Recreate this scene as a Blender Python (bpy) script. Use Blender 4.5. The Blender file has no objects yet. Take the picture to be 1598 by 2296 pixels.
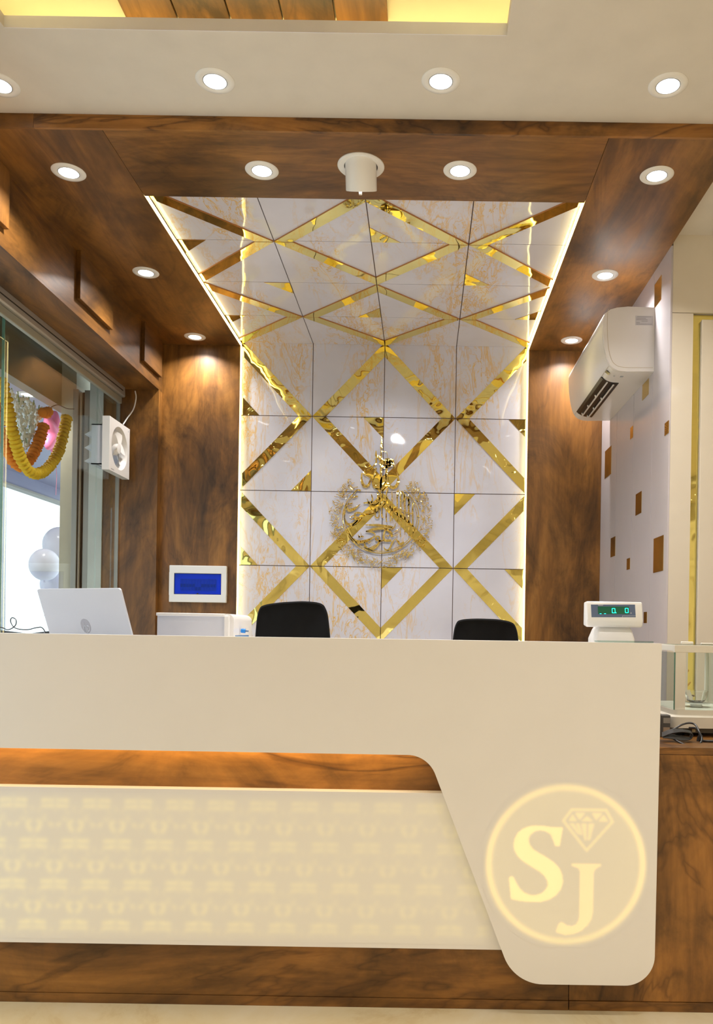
import bpy, bmesh, math, random
import numpy as np
from mathutils import Matrix, Vector, noise as mnoise

random.seed(7)
scene = bpy.context.scene
COL = scene.collection

# ------------------------------------------------------------------ camera
E = 1.10                       # eye height
F = 1800.0                     # focal length in photo pixels (1598 x 2296)
PX, PY, ROLL = 948.0, 1413.0, 0.0157
cam = bpy.data.cameras.new('camera')
cam.sensor_fit = 'VERTICAL'
cam.sensor_height = 36.0
cam.sensor_width = 36.0 * 1598 / 2296
cam.lens = F / 2296 * 36.0
cam.shift_x = -(PX - 799) / 2296
cam.shift_y = (PY - 1148) / 2296
cam.clip_start = 0.02
camo = bpy.data.objects.new('camera', cam)
COL.objects.link(camo)
camo.matrix_world = Matrix.Translation((0, 0, E)) @ Matrix.Rotation(math.pi / 2, 4, 'X') @ Matrix.Rotation(ROLL, 4, 'Z')
scene.camera = camo

# ------------------------------------------------------------------ world, exposure
world = bpy.data.worlds.new('World')
scene.world = world
world.use_nodes = True
wn = world.node_tree.nodes['Background']
wn.inputs[0].default_value = (0.80, 0.90, 1.0, 1)
wn.inputs[1].default_value = 2.4
vs = scene.view_settings
vs.view_transform = 'Standard'
vs.look = 'None'
vs.exposure = 0.0
vs.gamma = 1.0
vs.use_curve_mapping = False
scene.cycles.use_denoising = True
scene.cycles.max_bounces = 8
scene.cycles.diffuse_bounces = 4
scene.cycles.glossy_bounces = 5
scene.cycles.transparent_max_bounces = 16
scene.cycles.caustics_reflective = False
scene.cycles.caustics_refractive = False
scene.cycles.sample_clamp_indirect = 6.0

P_CEIL, P_SOFF, P_ROOM = 5.0, 6.8, 6.6     # downlight watts
C_LIGHT = (1.0, 0.955, 0.925)


# ------------------------------------------------------------------ measuring: a photo pixel on a real plane
def ray(px, py):
    u, v = px - PX, py - PY
    return (u + v * ROLL) / F, -(v - u * ROLL) / F      # X/Y , (Z-E)/Y


def at_y(px, py, Y):
    a, b = ray(px, py)
    return Vector((a * Y, Y, E + b * Y))


def at_x(px, py, X):
    a, b = ray(px, py)
    Y = X / a
    return Vector((X, Y, E + b * Y))


def at_z(px, py, Z):
    a, b = ray(px, py)
    Y = (Z - E) / b
    return Vector((a * Y, Y, Z))


# ------------------------------------------------------------------ materials
MATS = {}


class NT:
    def __init__(s, name):
        s.m = bpy.data.materials.new(name)
        s.m.use_nodes = True
        s.t = s.m.node_tree
        s.b = s.t.nodes['Principled BSDF']

    def n(s, typ, **kw):
        nd = s.t.nodes.new(typ)
        for k, v in kw.items():
            setattr(nd, k, v)
        return nd

    def l(s, a, b):
        s.t.links.new(a, b)

    def setv(s, **kw):
        for k, v in kw.items():
            key = k.replace('_', ' ')
            inp = s.b.inputs[key]
            if isinstance(v, tuple) and len(v) == 3:
                v = (*v, 1)
            inp.default_value = v

    def coord(s, scale=(1, 1, 1), loc=(0, 0, 0), kind='Object', rot=(0, 0, 0)):
        tc = s.n('ShaderNodeTexCoord')
        mp = s.n('ShaderNodeMapping')
        mp.inputs['Scale'].default_value = scale
        mp.inputs['Location'].default_value = loc
        mp.inputs['Rotation'].default_value = rot
        s.l(tc.outputs[kind], mp.inputs['Vector'])
        return mp.outputs['Vector']

    def noise(s, vec, scale=1.0, detail=4.0, rough=0.5, dist=0.0):
        nd = s.n('ShaderNodeTexNoise')
        nd.inputs['Scale'].default_value = scale
        nd.inputs['Detail'].default_value = detail
        nd.inputs['Roughness'].default_value = rough
        nd.inputs['Distortion'].default_value = dist
        s.l(vec, nd.inputs['Vector'])
        return nd.outputs['Fac']

    def ramp(s, fac, stops, interp='LINEAR'):
        nd = s.n('ShaderNodeValToRGB')
        cr = nd.color_ramp
        cr.interpolation = interp
        while len(cr.elements) < len(stops):
            cr.elements.new(0.5)
        for e, (p, c) in zip(cr.elements, stops):
            e.position = p
            e.color = (*c, 1) if len(c) == 3 else c
        s.l(fac, nd.inputs['Fac'])
        return nd.outputs['Color']

    def math(s, op, a, b=None):
        nd = s.n('ShaderNodeMath', operation=op)
        for i, v in enumerate((a, b)):
            if v is None:
                continue
            if isinstance(v, (int, float)):
                nd.inputs[i].default_value = v
            else:
                s.l(v, nd.inputs[i])
        return nd.outputs[0]

    def mix(s, fac, a, b, blend='MIX'):
        nd = s.n('ShaderNodeMix', data_type='RGBA', blend_type=blend)
        for i, v in ((0, fac), (6, a), (7, b)):
            if isinstance(v, (int, float)):
                nd.inputs[i].default_value = v
            elif isinstance(v, tuple):
                nd.inputs[i].default_value = (*v, 1) if len(v) == 3 else v
            else:
                s.l(v, nd.inputs[i])
        return nd.outputs[2]

    def bump(s, h, strength=0.1, dist=0.01):
        nd = s.n('ShaderNodeBump')
        nd.inputs['Strength'].default_value = strength
        nd.inputs['Distance'].default_value = dist
        s.l(h, nd.inputs['Height'])
        s.l(nd.outputs['Normal'], s.b.inputs['Normal'])


def simple(name, col, rough=0.5, metal=0.0, spec=0.5, grain=0.03, emit=None, es=0.0, coat=0.0):
    if name in MATS:
        return MATS[name]
    t = NT(name)
    t.setv(Base_Color=col, Roughness=rough, Metallic=metal)
    t.b.inputs['Specular IOR Level'].default_value = spec
    t.b.inputs['Coat Weight'].default_value = coat
    if grain:
        nz = t.noise(t.coord(), 9.0, 3.0)
        c = t.ramp(nz, [(0.3, tuple(x * (1 - grain) for x in col)), (0.7, tuple(min(1, x * (1 + grain)) for x in col))])
        t.l(c, t.b.inputs['Base Color'])
    if emit:
        t.setv(Emission_Color=emit)
        t.b.inputs['Emission Strength'].default_value = es
    MATS[name] = t.m
    return t.m


def emissive(name, col, strength):
    if name in MATS:
        return MATS[name]
    m = bpy.data.materials.new(name)
    m.use_nodes = True
    nt = m.node_tree
    nt.nodes.remove(nt.nodes['Principled BSDF'])
    e = nt.nodes.new('ShaderNodeEmission')
    e.inputs[0].default_value = (*col, 1)
    e.inputs[1].default_value = strength
    nt.links.new(e.outputs[0], nt.nodes['Material Output'].inputs[0])
    MATS[name] = m
    return m


def wood(name, axis, seed=0.0, bright=1.0, rough=0.38, fine=1.0, veins=0.35):
    t = NT(name)
    st = [5.0, 5.0, 5.0]
    st['XYZ'.index(axis)] = 1.3
    v = t.coord(tuple(st), (seed, seed * 1.7, seed * 0.6))
    a = t.noise(v, 0.75, 6.0, 0.62, 1.3)
    st2 = [38.0, 38.0, 38.0]
    st2['XYZ'.index(axis)] = 2.6
    b = t.noise(t.coord(tuple(st2), (seed * 2, 1, seed)), 1.0 * fine, 5.0, 0.6, 0.4)
    big = [2.6, 2.6, 2.6]
    big['XYZ'.index(axis)] = 1.5
    c = t.noise(t.coord(tuple(big), (seed * 3.1, 2, seed)), 1.0, 6.0, 0.68, 1.0)
    col = t.ramp(a, [(0.28, (0.070 * bright, 0.032 * bright, 0.009 * bright)),
                     (0.43, (0.152 * bright, 0.067 * bright, 0.016 * bright)),
                     (0.55, (0.235 * bright, 0.105 * bright, 0.023 * bright)),
                     (0.72, (0.345 * bright, 0.162 * bright, 0.040 * bright))])
    streak = t.ramp(b, [(0.32, (0.80, 0.79, 0.78)), (0.62, (1.05, 1.04, 1.03))])
    blot = t.ramp(c, [(0.34, (0.36, 0.35, 0.36)), (0.46, (0.80, 0.79, 0.78)), (0.60, (1.14, 1.10, 1.02))])
    # fine dark veins
    vv = t.noise(t.coord(tuple(x * 0.9 for x in st), (seed + 9, seed, 3)), 0.45, 4.0, 0.6, 2.2)
    vein = t.math('ABSOLUTE', t.math('SUBTRACT', vv, 0.5))
    veinc = t.ramp(vein, [(0.0, (0.30, 0.27, 0.25)), (0.006, (0.55, 0.52, 0.5)), (0.03, (1, 1, 1))])
    col = t.mix(1.0, col, streak, 'MULTIPLY')
    col = t.mix(1.0, col, blot, 'MULTIPLY')
    col = t.mix(veins, col, veinc, 'MULTIPLY')
    t.l(col, t.b.inputs['Base Color'])
    t.setv(Roughness=rough)
    t.b.inputs['Specular IOR Level'].default_value = 0.45
    t.bump(b, 0.04, 0.002)
    MATS[name] = t.m
    return t.m


def marble(name, along):
    t = NT(name)
    ax = 'XYZ'.index(along)
    s1 = [3.4, 3.4, 3.4]; s1[ax] = 0.75
    s2 = [2.1, 2.1, 2.1]; s2[ax] = 0.40
    s3 = [13., 13., 13.]; s3[ax] = 5.0
    s4 = [5.5, 5.5, 5.5]; s4[ax] = 3.6
    n1 = t.noise(t.coord(tuple(s1), (3.1, 0.7, 1.9)), 1.3, 6.0, 0.62, 0.7)
    n2 = t.noise(t.coord(tuple(s2), (8.1, 2.2, 4.4)), 1.5, 3.0, 0.5, 0.3)
    n3 = t.noise(t.coord(tuple(s3), (1.7, 5.0, 2.0)), 1.0, 5.0, 0.65, 1.0)
    n4 = t.noise(t.coord(tuple(s4), (6.7, 1.0, 7.0)), 1.2, 5.0, 0.6, 1.4)
    l1 = t.ramp(t.math('ABSOLUTE', t.math('SUBTRACT', n1, 0.5)), [(0.0, (1, 1, 1)), (0.018, (0, 0, 0))])
    l3 = t.ramp(t.math('ABSOLUTE', t.math('SUBTRACT', n3, 0.5)), [(0.0, (1, 1, 1)), (0.030, (0, 0, 0))])
    l4 = t.ramp(t.math('ABSOLUTE', t.math('SUBTRACT', n4, 0.5)), [(0.0, (1, 1, 1)), (0.012, (0, 0, 0))])
    band = t.ramp(n2, [(0.50, (0, 0, 0)), (0.585, (1, 1, 1))])
    thin = t.ramp(n2, [(0.40, (0, 0, 0)), (0.55, (1, 1, 1))])
    f = t.math('MAXIMUM', t.math('MULTIPLY', t.math('MULTIPLY', l3, band), 0.95), t.math('MULTIPLY', t.math('MULTIPLY', l1, thin), 0.75))
    f = t.math('MAXIMUM', f, t.math('MULTIPLY', t.math('MULTIPLY', l4, thin), 0.55))
    soft = t.math('MULTIPLY', band, 0.06)
    f = t.math('MAXIMUM', f, soft)
    cloud = t.ramp(t.noise(t.coord((2, 2, 2)), 1.2, 4.0), [(0.35, (0.645, 0.635, 0.715)), (0.65, (0.71, 0.70, 0.785))])
    col = t.mix(f, cloud, (0.74, 0.43, 0.045))
    t.l(col, t.b.inputs['Base Color'])
    t.setv(Roughness=0.035)
    t.b.inputs['Specular IOR Level'].default_value = 0.55
    t.bump(t.noise(t.coord((1, 1, 1)), 5.0, 1.0, 0.4), 0.25, 0.012)
    MATS[name] = t.m
    return t.m


def gold_mirror(name, scale=4.2, strength=0.8, rough=0.025, col=(0.95, 0.82, 0.27)):
    t = NT(name)
    t.setv(Base_Color=col, Metallic=1.0, Roughness=rough)
    t.bump(t.noise(t.coord(), scale, 2.0, 0.5, 0.4), strength, 0.02)
    nz = t.noise(t.coord(), 3.0, 2.0)
    t.l(t.ramp(nz, [(0.35, tuple(c * 0.93 for c in col)), (0.65, col)]), t.b.inputs['Base Color'])
    MATS[name] = t.m
    return t.m


def glass(name, tint=(0.93, 0.97, 0.95), rough=0.0, ior=1.5):
    if name in MATS:
        return MATS[name]
    m = bpy.data.materials.new(name)
    m.use_nodes = True
    nt = m.node_tree
    nt.nodes.remove(nt.nodes['Principled BSDF'])
    lw = nt.nodes.new('ShaderNodeLayerWeight'); lw.inputs[0].default_value = 0.5
    pw = nt.nodes.new('ShaderNodeMath'); pw.operation = 'POWER'; pw.inputs[1].default_value = 5.0
    fr = nt.nodes.new('ShaderNodeMath'); fr.operation = 'MULTIPLY_ADD'; fr.inputs[1].default_value = 0.9; fr.inputs[2].default_value = 0.035
    nt.links.new(lw.outputs['Facing'], pw.inputs[0])
    nt.links.new(pw.outputs[0], fr.inputs[0])
    tr = nt.nodes.new('ShaderNodeBsdfTransparent'); tr.inputs[0].default_value = (*tint, 1)
    gl = nt.nodes.new('ShaderNodeBsdfGlossy'); gl.inputs['Roughness'].default_value = rough
    mx = nt.nodes.new('ShaderNodeMixShader')
    nt.links.new(fr.outputs[0], mx.inputs[0])
    nt.links.new(tr.outputs[0], mx.inputs[1])
    nt.links.new(gl.outputs[0], mx.inputs[2])
    nt.links.new(mx.outputs[0], nt.nodes['Material Output'].inputs[0])
    MATS[name] = m
    return m


WOOD_X = wood('wood_laminate_x', 'X', 0.4)
WOOD_Y = wood('wood_laminate_y', 'Y', 2.3)
WOOD_Y2 = wood('wood_laminate_y2', 'Y', 5.9)
WOOD_Z = wood('wood_laminate_z', 'Z', 1.1)
WOOD_Z2 = wood('wood_laminate_z2', 'Z', 7.6)
WOOD_CX = wood('wood_counter_x', 'X', 4.2, 1.35, veins=0.9)
WOOD_CX2 = wood('wood_counter_x2', 'X', 11.5, 1.05, veins=0.6)
WOOD_CZ = wood('wood_counter_z', 'Z', 3.3, 1.3, veins=0.6)
MARBLE_W = marble('marble_wall', 'Z')
MARBLE_C = marble('marble_overhead', 'Y')
GOLD = gold_mirror('gold_mirror', 4.2, 0.62)
GOLD_C = gold_mirror('gold_mirror_overhead', 3.4, 0.30)
GOLD_FLAT = gold_mirror('gold_mirror_flat', 3.0, 0.10, 0.08, (0.80, 0.60, 0.18))
GOLD_ART = gold_mirror('gold_art', 22.0, 0.35, 0.06, (0.90, 0.74, 0.28))
EDGE = simple('strip_edge_brown', (0.42, 0.17, 0.035), 0.4)
JOINT = simple('joint_dark', (0.10, 0.045, 0.025), 0.6)
WHITE_PAINT = simple('ceiling_paint', (0.68, 0.635, 0.565), 0.55)
CREAM_PAINT = simple('wall_cream_paint', (0.78, 0.75, 0.70), 0.45)
LAM_WHITE = simple('white_laminate', (0.77, 0.75, 0.735), 0.30, grain=0.01)
LAM_GLOSS = simple('dimmed_gloss_laminate', (0.58, 0.54, 0.57), 0.10, grain=0.01)  # darkened evenly: the wall's weaker light is put into its colour
LAM_BEIGE = simple('beige_gloss_laminate', (0.74, 0.67, 0.55), 0.08, grain=0.01)
PLASTIC_W = simple('white_plastic', (0.82, 0.81, 0.79), 0.25, grain=0.01)
PLASTIC_AC = simple('white_plastic_warm', (0.82, 0.79, 0.75), 0.18, grain=0.01)
PLASTIC_G = simple('grey_plastic', (0.45, 0.46, 0.48), 0.4)
BLACK = simple('black_plastic', (0.012, 0.012, 0.013), 0.45)
BLACK_FAB = simple('black_fabric', (0.008, 0.008, 0.009), 0.85, spec=0.2, grain=0.25)
DARK = simple('dark_cavity', (0.02, 0.018, 0.016), 0.5)
CHROME = simple('brushed_metal', (0.62, 0.62, 0.62), 0.28, 1.0)
ALU = simple('aluminium_grey', (0.30, 0.28, 0.24), 0.42, 0.5)
SILVER = simple('laptop_silver', (0.58, 0.61, 0.68), 0.35, 0.15, grain=0.01)
GLASS = glass('clear_glass')
GLASS_G = simple('glass_edge_green', (0.10, 0.22, 0.17), 0.1)
LED = emissive('led_warm', (1.0, 0.80, 0.34), 8.5)
LED_COVE = emissive('led_cove', (1.0, 0.80, 0.36), 9.0)
LED_COUNTER = emissive('led_counter', (1.0, 0.70, 0.30), 9.0)
LENS = emissive('lamp_lens', (1.0, 0.99, 0.98), 9.0)


# ------------------------------------------------------------------ builders
def link(o, parent=None, inv=None):
    COL.objects.link(o)
    if parent is not None:
        o.parent = parent
        if inv is not None:
            o.matrix_parent_inverse = inv
    return o


def tag(o, label=None, cat=None, group=None, kind=None):
    if label: o['label'] = label
    if cat: o['category'] = cat
    if group: o['group'] = group
    if kind: o['kind'] = kind
    return o


def thing(name, label, cat, loc=(0, 0, 0), rotz=0.0, group=None, kind=None):
    o = bpy.data.objects.new(name, None)
    o.empty_display_size = 0.05
    o.location = loc
    o.rotation_euler = (0, 0, rotz)
    COL.objects.link(o)
    return tag(o, label, cat, group, kind)


class MB:
    """collects shapes, builds ONE mesh object"""
    def __init__(s):
        s.v, s.f, s.mi = [], [], []

    def add(s, verts, faces, mi=0):
        o = len(s.v)
        s.v += [tuple(p) for p in verts]
        s.f += [tuple(i + o for i in f) for f in faces]
        s.mi += [mi] * len(faces)
        return s

    def box(s, x0, x1, y0, y1, z0, z1, mi=0, bev=0.0):
        if bev <= 0:
            vs_ = [(x, y, z) for z in (z0, z1) for y in (y0, y1) for x in (x0, x1)]
            return s.add(vs_, [(0, 2, 3, 1), (4, 5, 7, 6), (0, 1, 5, 4), (2, 6, 7, 3), (0, 4, 6, 2), (1, 3, 7, 5)], mi)
        bm = bmesh.new()
        bmesh.ops.create_cube(bm, size=1.0)
        for v in bm.verts:
            v.co = ((x0 + x1) / 2 + v.co.x * (x1 - x0), (y0 + y1) / 2 + v.co.y * (y1 - y0), (z0 + z1) / 2 + v.co.z * (z1 - z0))
        bmesh.ops.bevel(bm, geom=bm.edges[:], offset=bev, segments=2, profile=0.5, affect='EDGES')
        bm.verts.index_update()
        s.add([v.co[:] for v in bm.verts], [[v.index for v in f.verts] for f in bm.faces], mi)
        bm.free()
        return s

    def prism(s, pts, d, mi=0, mside=None, rim=None):
        """polygon pts (3D, planar) extruded by vector d"""
        n = len(pts)
        d = Vector(d)
        a = [Vector(p) for p in pts]
        b = [p + d for p in a]
        nrm = Vector((0, 0, 0))
        for i in range(n):
            p, q = a[i], a[(i + 1) % n]
            nrm += p.cross(q)
        if nrm.dot(d) > 0:
            a.reverse(); b.reverse()
        s.add(a + b, [tuple(range(n)), tuple(range(2 * n - 1, n - 1, -1))], mi)
        o = len(s.v) - 2 * n
        ms = mi if mside is None else mside
        for i in range(n):
            j = (i + 1) % n
            s.f.append((o + j, o + i, o + n + i, o + n + j))
            s.mi.append(ms)
        return s

    def tube(s, pts, r, seg=8, mi=0, caps=True):
        pts = [Vector(p) for p in pts]
        n = len(pts)
        rs = r if isinstance(r, (list, tuple)) else [r] * n
        rings = []
        up = Vector((0, 0, 1))
        prev = None
        for i, p in enumerate(pts):
            t = (pts[min(i + 1, n - 1)] - pts[max(i - 1, 0)]).normalized()
            if prev is None:
                ref = up if abs(t.z) < 0.9 else Vector((1, 0, 0))
                x = t.cross(ref).normalized()
            else:
                x = (prev - t * prev.dot(t)).normalized()
            prev = x
            y = t.cross(x)
            rings.append([p + (x * math.cos(2 * math.pi * k / seg) + y * math.sin(2 * math.pi * k / seg)) * rs[i] for k in range(seg)])
        vs_ = [v for rg in rings for v in rg]
        fs = []
        for i in range(n - 1):
            for k in range(seg):
                k2 = (k + 1) % seg
                fs.append((i * seg + k, i * seg + k2, (i + 1) * seg + k2, (i + 1) * seg + k))
        if caps:
            fs.append(tuple(range(seg - 1, -1, -1)))
            fs.append(tuple((n - 1) * seg + k for k in range(seg)))
        return s.add(vs_, fs, mi)

    def lathe(s, prof, origin=(0, 0, 0), axis=(0, 0, 1), seg=32, mi=0, close=False):
        """prof: list of (r, h) along axis from origin"""
        ax = Vector(axis).normalized()
        ref = Vector((0, 0, 1)) if abs(ax.z) < 0.9 else Vector((1, 0, 0))
        x = ax.cross(ref).normalized()
        y = ax.cross(x)
        o = Vector(origin)
        vs_, fs = [], []
        for (r, h) in prof:
            for k in range(seg):
                a = 2 * math.pi * k / seg
                vs_.append(o + ax * h + (x * math.cos(a) + y * math.sin(a)) * r)
        for i in range(len(prof) - 1):
            for k in range(seg):
                k2 = (k + 1) % seg
                fs.append((i * seg + k, i * seg + k2, (i + 1) * seg + k2, (i + 1) * seg + k))
        if prof[0][0] > 1e-6:
            fs.append(tuple(range(seg - 1, -1, -1))) if close else None
        if prof[-1][0] > 1e-6 and close:
            fs.append(tuple((len(prof) - 1) * seg + k for k in range(seg)))
        fs = [f for f in fs if f]
        return s.add(vs_, fs, mi)

    def ellipsoid(s, c, r, seg=16, rings=10, mi=0, fn=None):
        vs_, fs = [], []
        c = Vector(c)
        for i in range(rings + 1):
            th = math.pi * i / rings
            for k in range(seg):
                ph = 2 * math.pi * k / seg
                d = Vector((math.sin(th) * math.cos(ph), math.sin(th) * math.sin(ph), math.cos(th)))
                q = fn(d) if fn else 1.0
                vs_.append(c + Vector((d.x * r[0], d.y * r[1], d.z * r[2])) * q)
        for i in range(rings):
            for k in range(seg):
                k2 = (k + 1) % seg
                fs.append((i * seg + k, (i + 1) * seg + k, (i + 1) * seg + k2, i * seg + k2))
        return s.add(vs_, fs, mi)

    def mesh(s, name, mats, smooth=False, angle=None):
        me = bpy.data.meshes.new(name)
        me.from_pydata(s.v, [], s.f)
        for m in (mats if isinstance(mats, (list, tuple)) else [mats]):
            me.materials.append(m)
        me.polygons.foreach_set('material_index', s.mi)
        if smooth:
            me.polygons.foreach_set('use_smooth', [True] * len(me.polygons))
            if angle:
                me.set_sharp_from_angle(angle=angle)
        me.validate()
        me.update()
        return me

    def build(s, name, mats, parent=None, smooth=False, angle=math.radians(40), inv=None):
        o = bpy.data.objects.new(name, s.mesh(name, mats, smooth, angle))
        return link(o, parent, inv)


def wpart(root):
    """inverse for parts modelled in world coordinates under a root that is only translated"""
    return Matrix.Translation(-Vector(root.location))


def copy_tree(o, parent=None):
    c = o.copy()
    COL.objects.link(c)
    c.parent = parent
    for ch in [x for x in o.children]:
        copy_tree(ch, c)
    return c


def catmull(pts, n=8, closed=False):
    pts = [Vector(p) for p in pts]
    out = []
    m = len(pts)
    rng = m if closed else m - 1
    for i in range(rng):
        p0 = pts[(i - 1) % m] if closed or i > 0 else pts[0] * 2 - pts[1]
        p1, p2 = pts[i], pts[(i + 1) % m]
        p3 = pts[(i + 2) % m] if closed or i + 2 < m else pts[-1] * 2 - pts[-2]
        for k in range(n):
            t = k / n
            out.append(0.5 * ((2 * p1) + (-p0 + p2) * t + (2 * p0 - 5 * p1 + 4 * p2 - p3) * t * t + (-p0 + 3 * p1 - 3 * p2 + p3) * t ** 3))
    if not closed:
        out.append(pts[-1])
    return out


def round_poly(pts, rad, seg=10):
    """2D polygon with each corner rounded by rad[i]"""
    out = []
    n = len(pts)
    for i in range(n):
        p = Vector(pts[i]); a = Vector(pts[i - 1]); b = Vector(pts[(i + 1) % n])
        r = rad[i]
        if r <= 0:
            out.append(p); continue
        da, db = (a - p).normalized(), (b - p).normalized()
        ang = da.angle(db)
        t = r / math.tan(ang / 2)
        s0, s1 = p + da * t, p + db * t
        c = p + (da + db).normalized() * (r / math.sin(ang / 2))
        v0, v1 = s0 - c, s1 - c
        a0 = math.atan2(v0.y, v0.x); a1 = math.atan2(v1.y, v1.x)
        d = a1 - a0
        while d > math.pi: d -= 2 * math.pi
        while d < -math.pi: d += 2 * math.pi
        for k in range(seg + 1):
            th = a0 + d * k / seg
            out.append(c + Vector((math.cos(th), math.sin(th))) * r)
    return out


def text_mesh(txt, size, mat, name, extrude=0.0004, shear=0.0):
    cu = bpy.data.curves.new(name, 'FONT')
    cu.body = txt
    cu.size = size
    cu.extrude = extrude
    cu.shear = shear
    cu.align_x = 'CENTER'
    cu.align_y = 'CENTER'
    cu.resolution_u = 3
    tmp = bpy.data.objects.new('tmp_text', cu)
    COL.objects.link(tmp)
    bpy.context.view_layer.update()
    me = bpy.data.meshes.new_from_object(tmp.evaluated_get(bpy.context.evaluated_depsgraph_get()))
    bpy.data.objects.remove(tmp)
    bpy.data.curves.remove(cu)
    me.name = name
    me.materials.clear()
    me.materials.append(mat)
    return me


# ================================================================== THE SETTING
Z_CEIL, Z_SOFF, Z_MARB = 2.97, 2.92, 2.95
Y_FRONT, Y_OPEN, Y_WOODB, Y_BACK = 2.939, 3.40, 5.19, 5.22
X_L, X_R = -1.207, 0.655            # marble bay
X_BEAM, X_RW = -1.711, 1.136
COLW = (X_R - X_L) / 4
X_GLASS = -1.963

# floor
ft = NT('floor_marble')
fn = ft.noise(ft.coord((1, 1, 1)), 2.2, 7.0, 0.65, 1.2)
ft.l(ft.ramp(fn, [(0.30, (0.66, 0.50, 0.26)), (0.45, (0.80, 0.68, 0.42)), (0.65, (0.85, 0.76, 0.54))]), ft.b.inputs['Base Color'])
ft.setv(Roughness=0.12)
FLOOR = ft.m
tag(MB().box(-2.06, 3.6, -4.2, 5.6, -0.06, 0).build('floor', FLOOR), kind='structure')

# white ceiling with the tray opening
TX0, TX1, TY0, TY1 = -1.343, 0.234, -0.6, 2.52
mb = MB()
for (x0, x1, y0, y1) in ((-2.06, TX0, -4.2, 5.3), (TX1, 3.6, -4.2, 5.3), (TX0, TX1, -4.2, TY0), (TX0, TX1, TY1, 5.3)):
    mb.box(x0, x1, y0, y1, Z_CEIL, Z_CEIL + 0.038)
ceil = tag(mb.build('ceiling', WHITE_PAINT), kind='structure')
mb = MB()
r = 0.30
mb.box(TX0 - r, TX1 + r, TY0 - r, TY1 + r, 3.16, 3.20)
mb.box(TX0 - r - 0.02, TX0 - r, TY0 - r, TY1 + r, 3.008, 3.2)
mb.box(TX1 + r, TX1 + r + 0.02, TY0 - r, TY1 + r, 3.008, 3.2)
mb.box(TX0 - r, TX1 + r, TY0 - r - 0.02, TY0 - r, 3.008, 3.2)
mb.box(TX0 - r, TX1 + r, TY1 + r, TY1 + r + 0.02, 3.008, 3.2)
MB().box(TX0, TX1, TY1 - 0.002, TY1, Z_CEIL - 0.0005, Z_CEIL + 0.038).build('tray_edge', simple('tray_edge_cool_lit', (0.82, 0.82, 0.88), 0.4), ceil)  # bluish white skin: cool light on the lip put into its colour
tray = tag(mb.build('tray_ceiling', simple('tray_paint', (0.80, 0.74, 0.55), 0.5)), kind='structure')
for i in range(5):
    x0 = -1.03 + i * 0.177
    MB().box(x0, x0 + 0.172, TY0, TY1 + 0.19, 3.142, 3.160, bev=0.002).build('plank', wood('wood_plank_%d' % i, 'Y', 3.7 * i + 1, 1.25), tray)
for nm, b in (('cove_strip', (TX0 - 0.16, TX0 - 0.13, TY0 - 0.1, TY1 + 0.1)), ('cove_strip', (TX1 + 0.13, TX1 + 0.16, TY0 - 0.1, TY1 + 0.1)),
              ('cove_strip', (TX0 - 0.1, TX1 + 0.1, TY1 + 0.20, TY1 + 0.23)), ('cove_strip', (TX0 - 0.1, TX1 + 0.1, TY0 - 0.16, TY0 - 0.13))):
    MB().box(*b, 3.009, 3.02).build(nm, LED_COVE, tray)

# lower wood ceiling: side planks run to the back, a cross plank in front, fascia
soff = MB().box(X_BEAM - 0.02, X_L - 0.004, Y_FRONT + 0.02, 5.3, Z_SOFF + 0.014, Z_CEIL)
soff.box(X_R + 0.004, X_RW, Y_FRONT + 0.02, 5.3, Z_SOFF + 0.014, Z_CEIL)
soff.box(X_L - 0.004, X_R + 0.004, Y_FRONT + 0.02, Y_OPEN - 0.004, Z_SOFF + 0.014, Z_CEIL)
soff = tag(soff.build('lower_ceiling', JOINT), kind='structure')
MB().box(-2.06, X_L - 0.001, Y_FRONT + 0.012, 5.21, Z_SOFF, Z_SOFF + 0.014).build('soffit_panel', WOOD_Y, soff)
MB().box(X_R + 0.001, X_RW, Y_FRONT + 0.012, 5.21, Z_SOFF, Z_SOFF + 0.014).build('soffit_panel', WOOD_Y2, soff)
MB().box(X_L + 0.001, X_R - 0.001, Y_FRONT + 0.012, Y_OPEN, Z_SOFF, Z_SOFF + 0.014).build('soffit_panel', WOOD_X, soff)
fx = [-2.06, at_y(75, 290, Y_FRONT).x, X_RW]
for a, b in zip(fx, fx[1:]):
    MB().box(a + 0.0006, b - 0.0006, Y_FRONT, Y_FRONT + 0.012, Z_SOFF - 0.001, Z_CEIL - 0.0005).build('fascia_board', WOOD_CX if a > -2 else WOOD_X, soff)
MB().box(X_L + 0.001, X_R - 0.001, Y_OPEN - 0.006, Y_OPEN, Z_SOFF + 0.014, Z_MARB).build('opening_edge', WOOD_X, soff)

# ---------------- marble bay: wall and overhead, tile by tile, gold strips and triangles as pieces of their tile
W = 0.195
GAP = 0.0022


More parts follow.
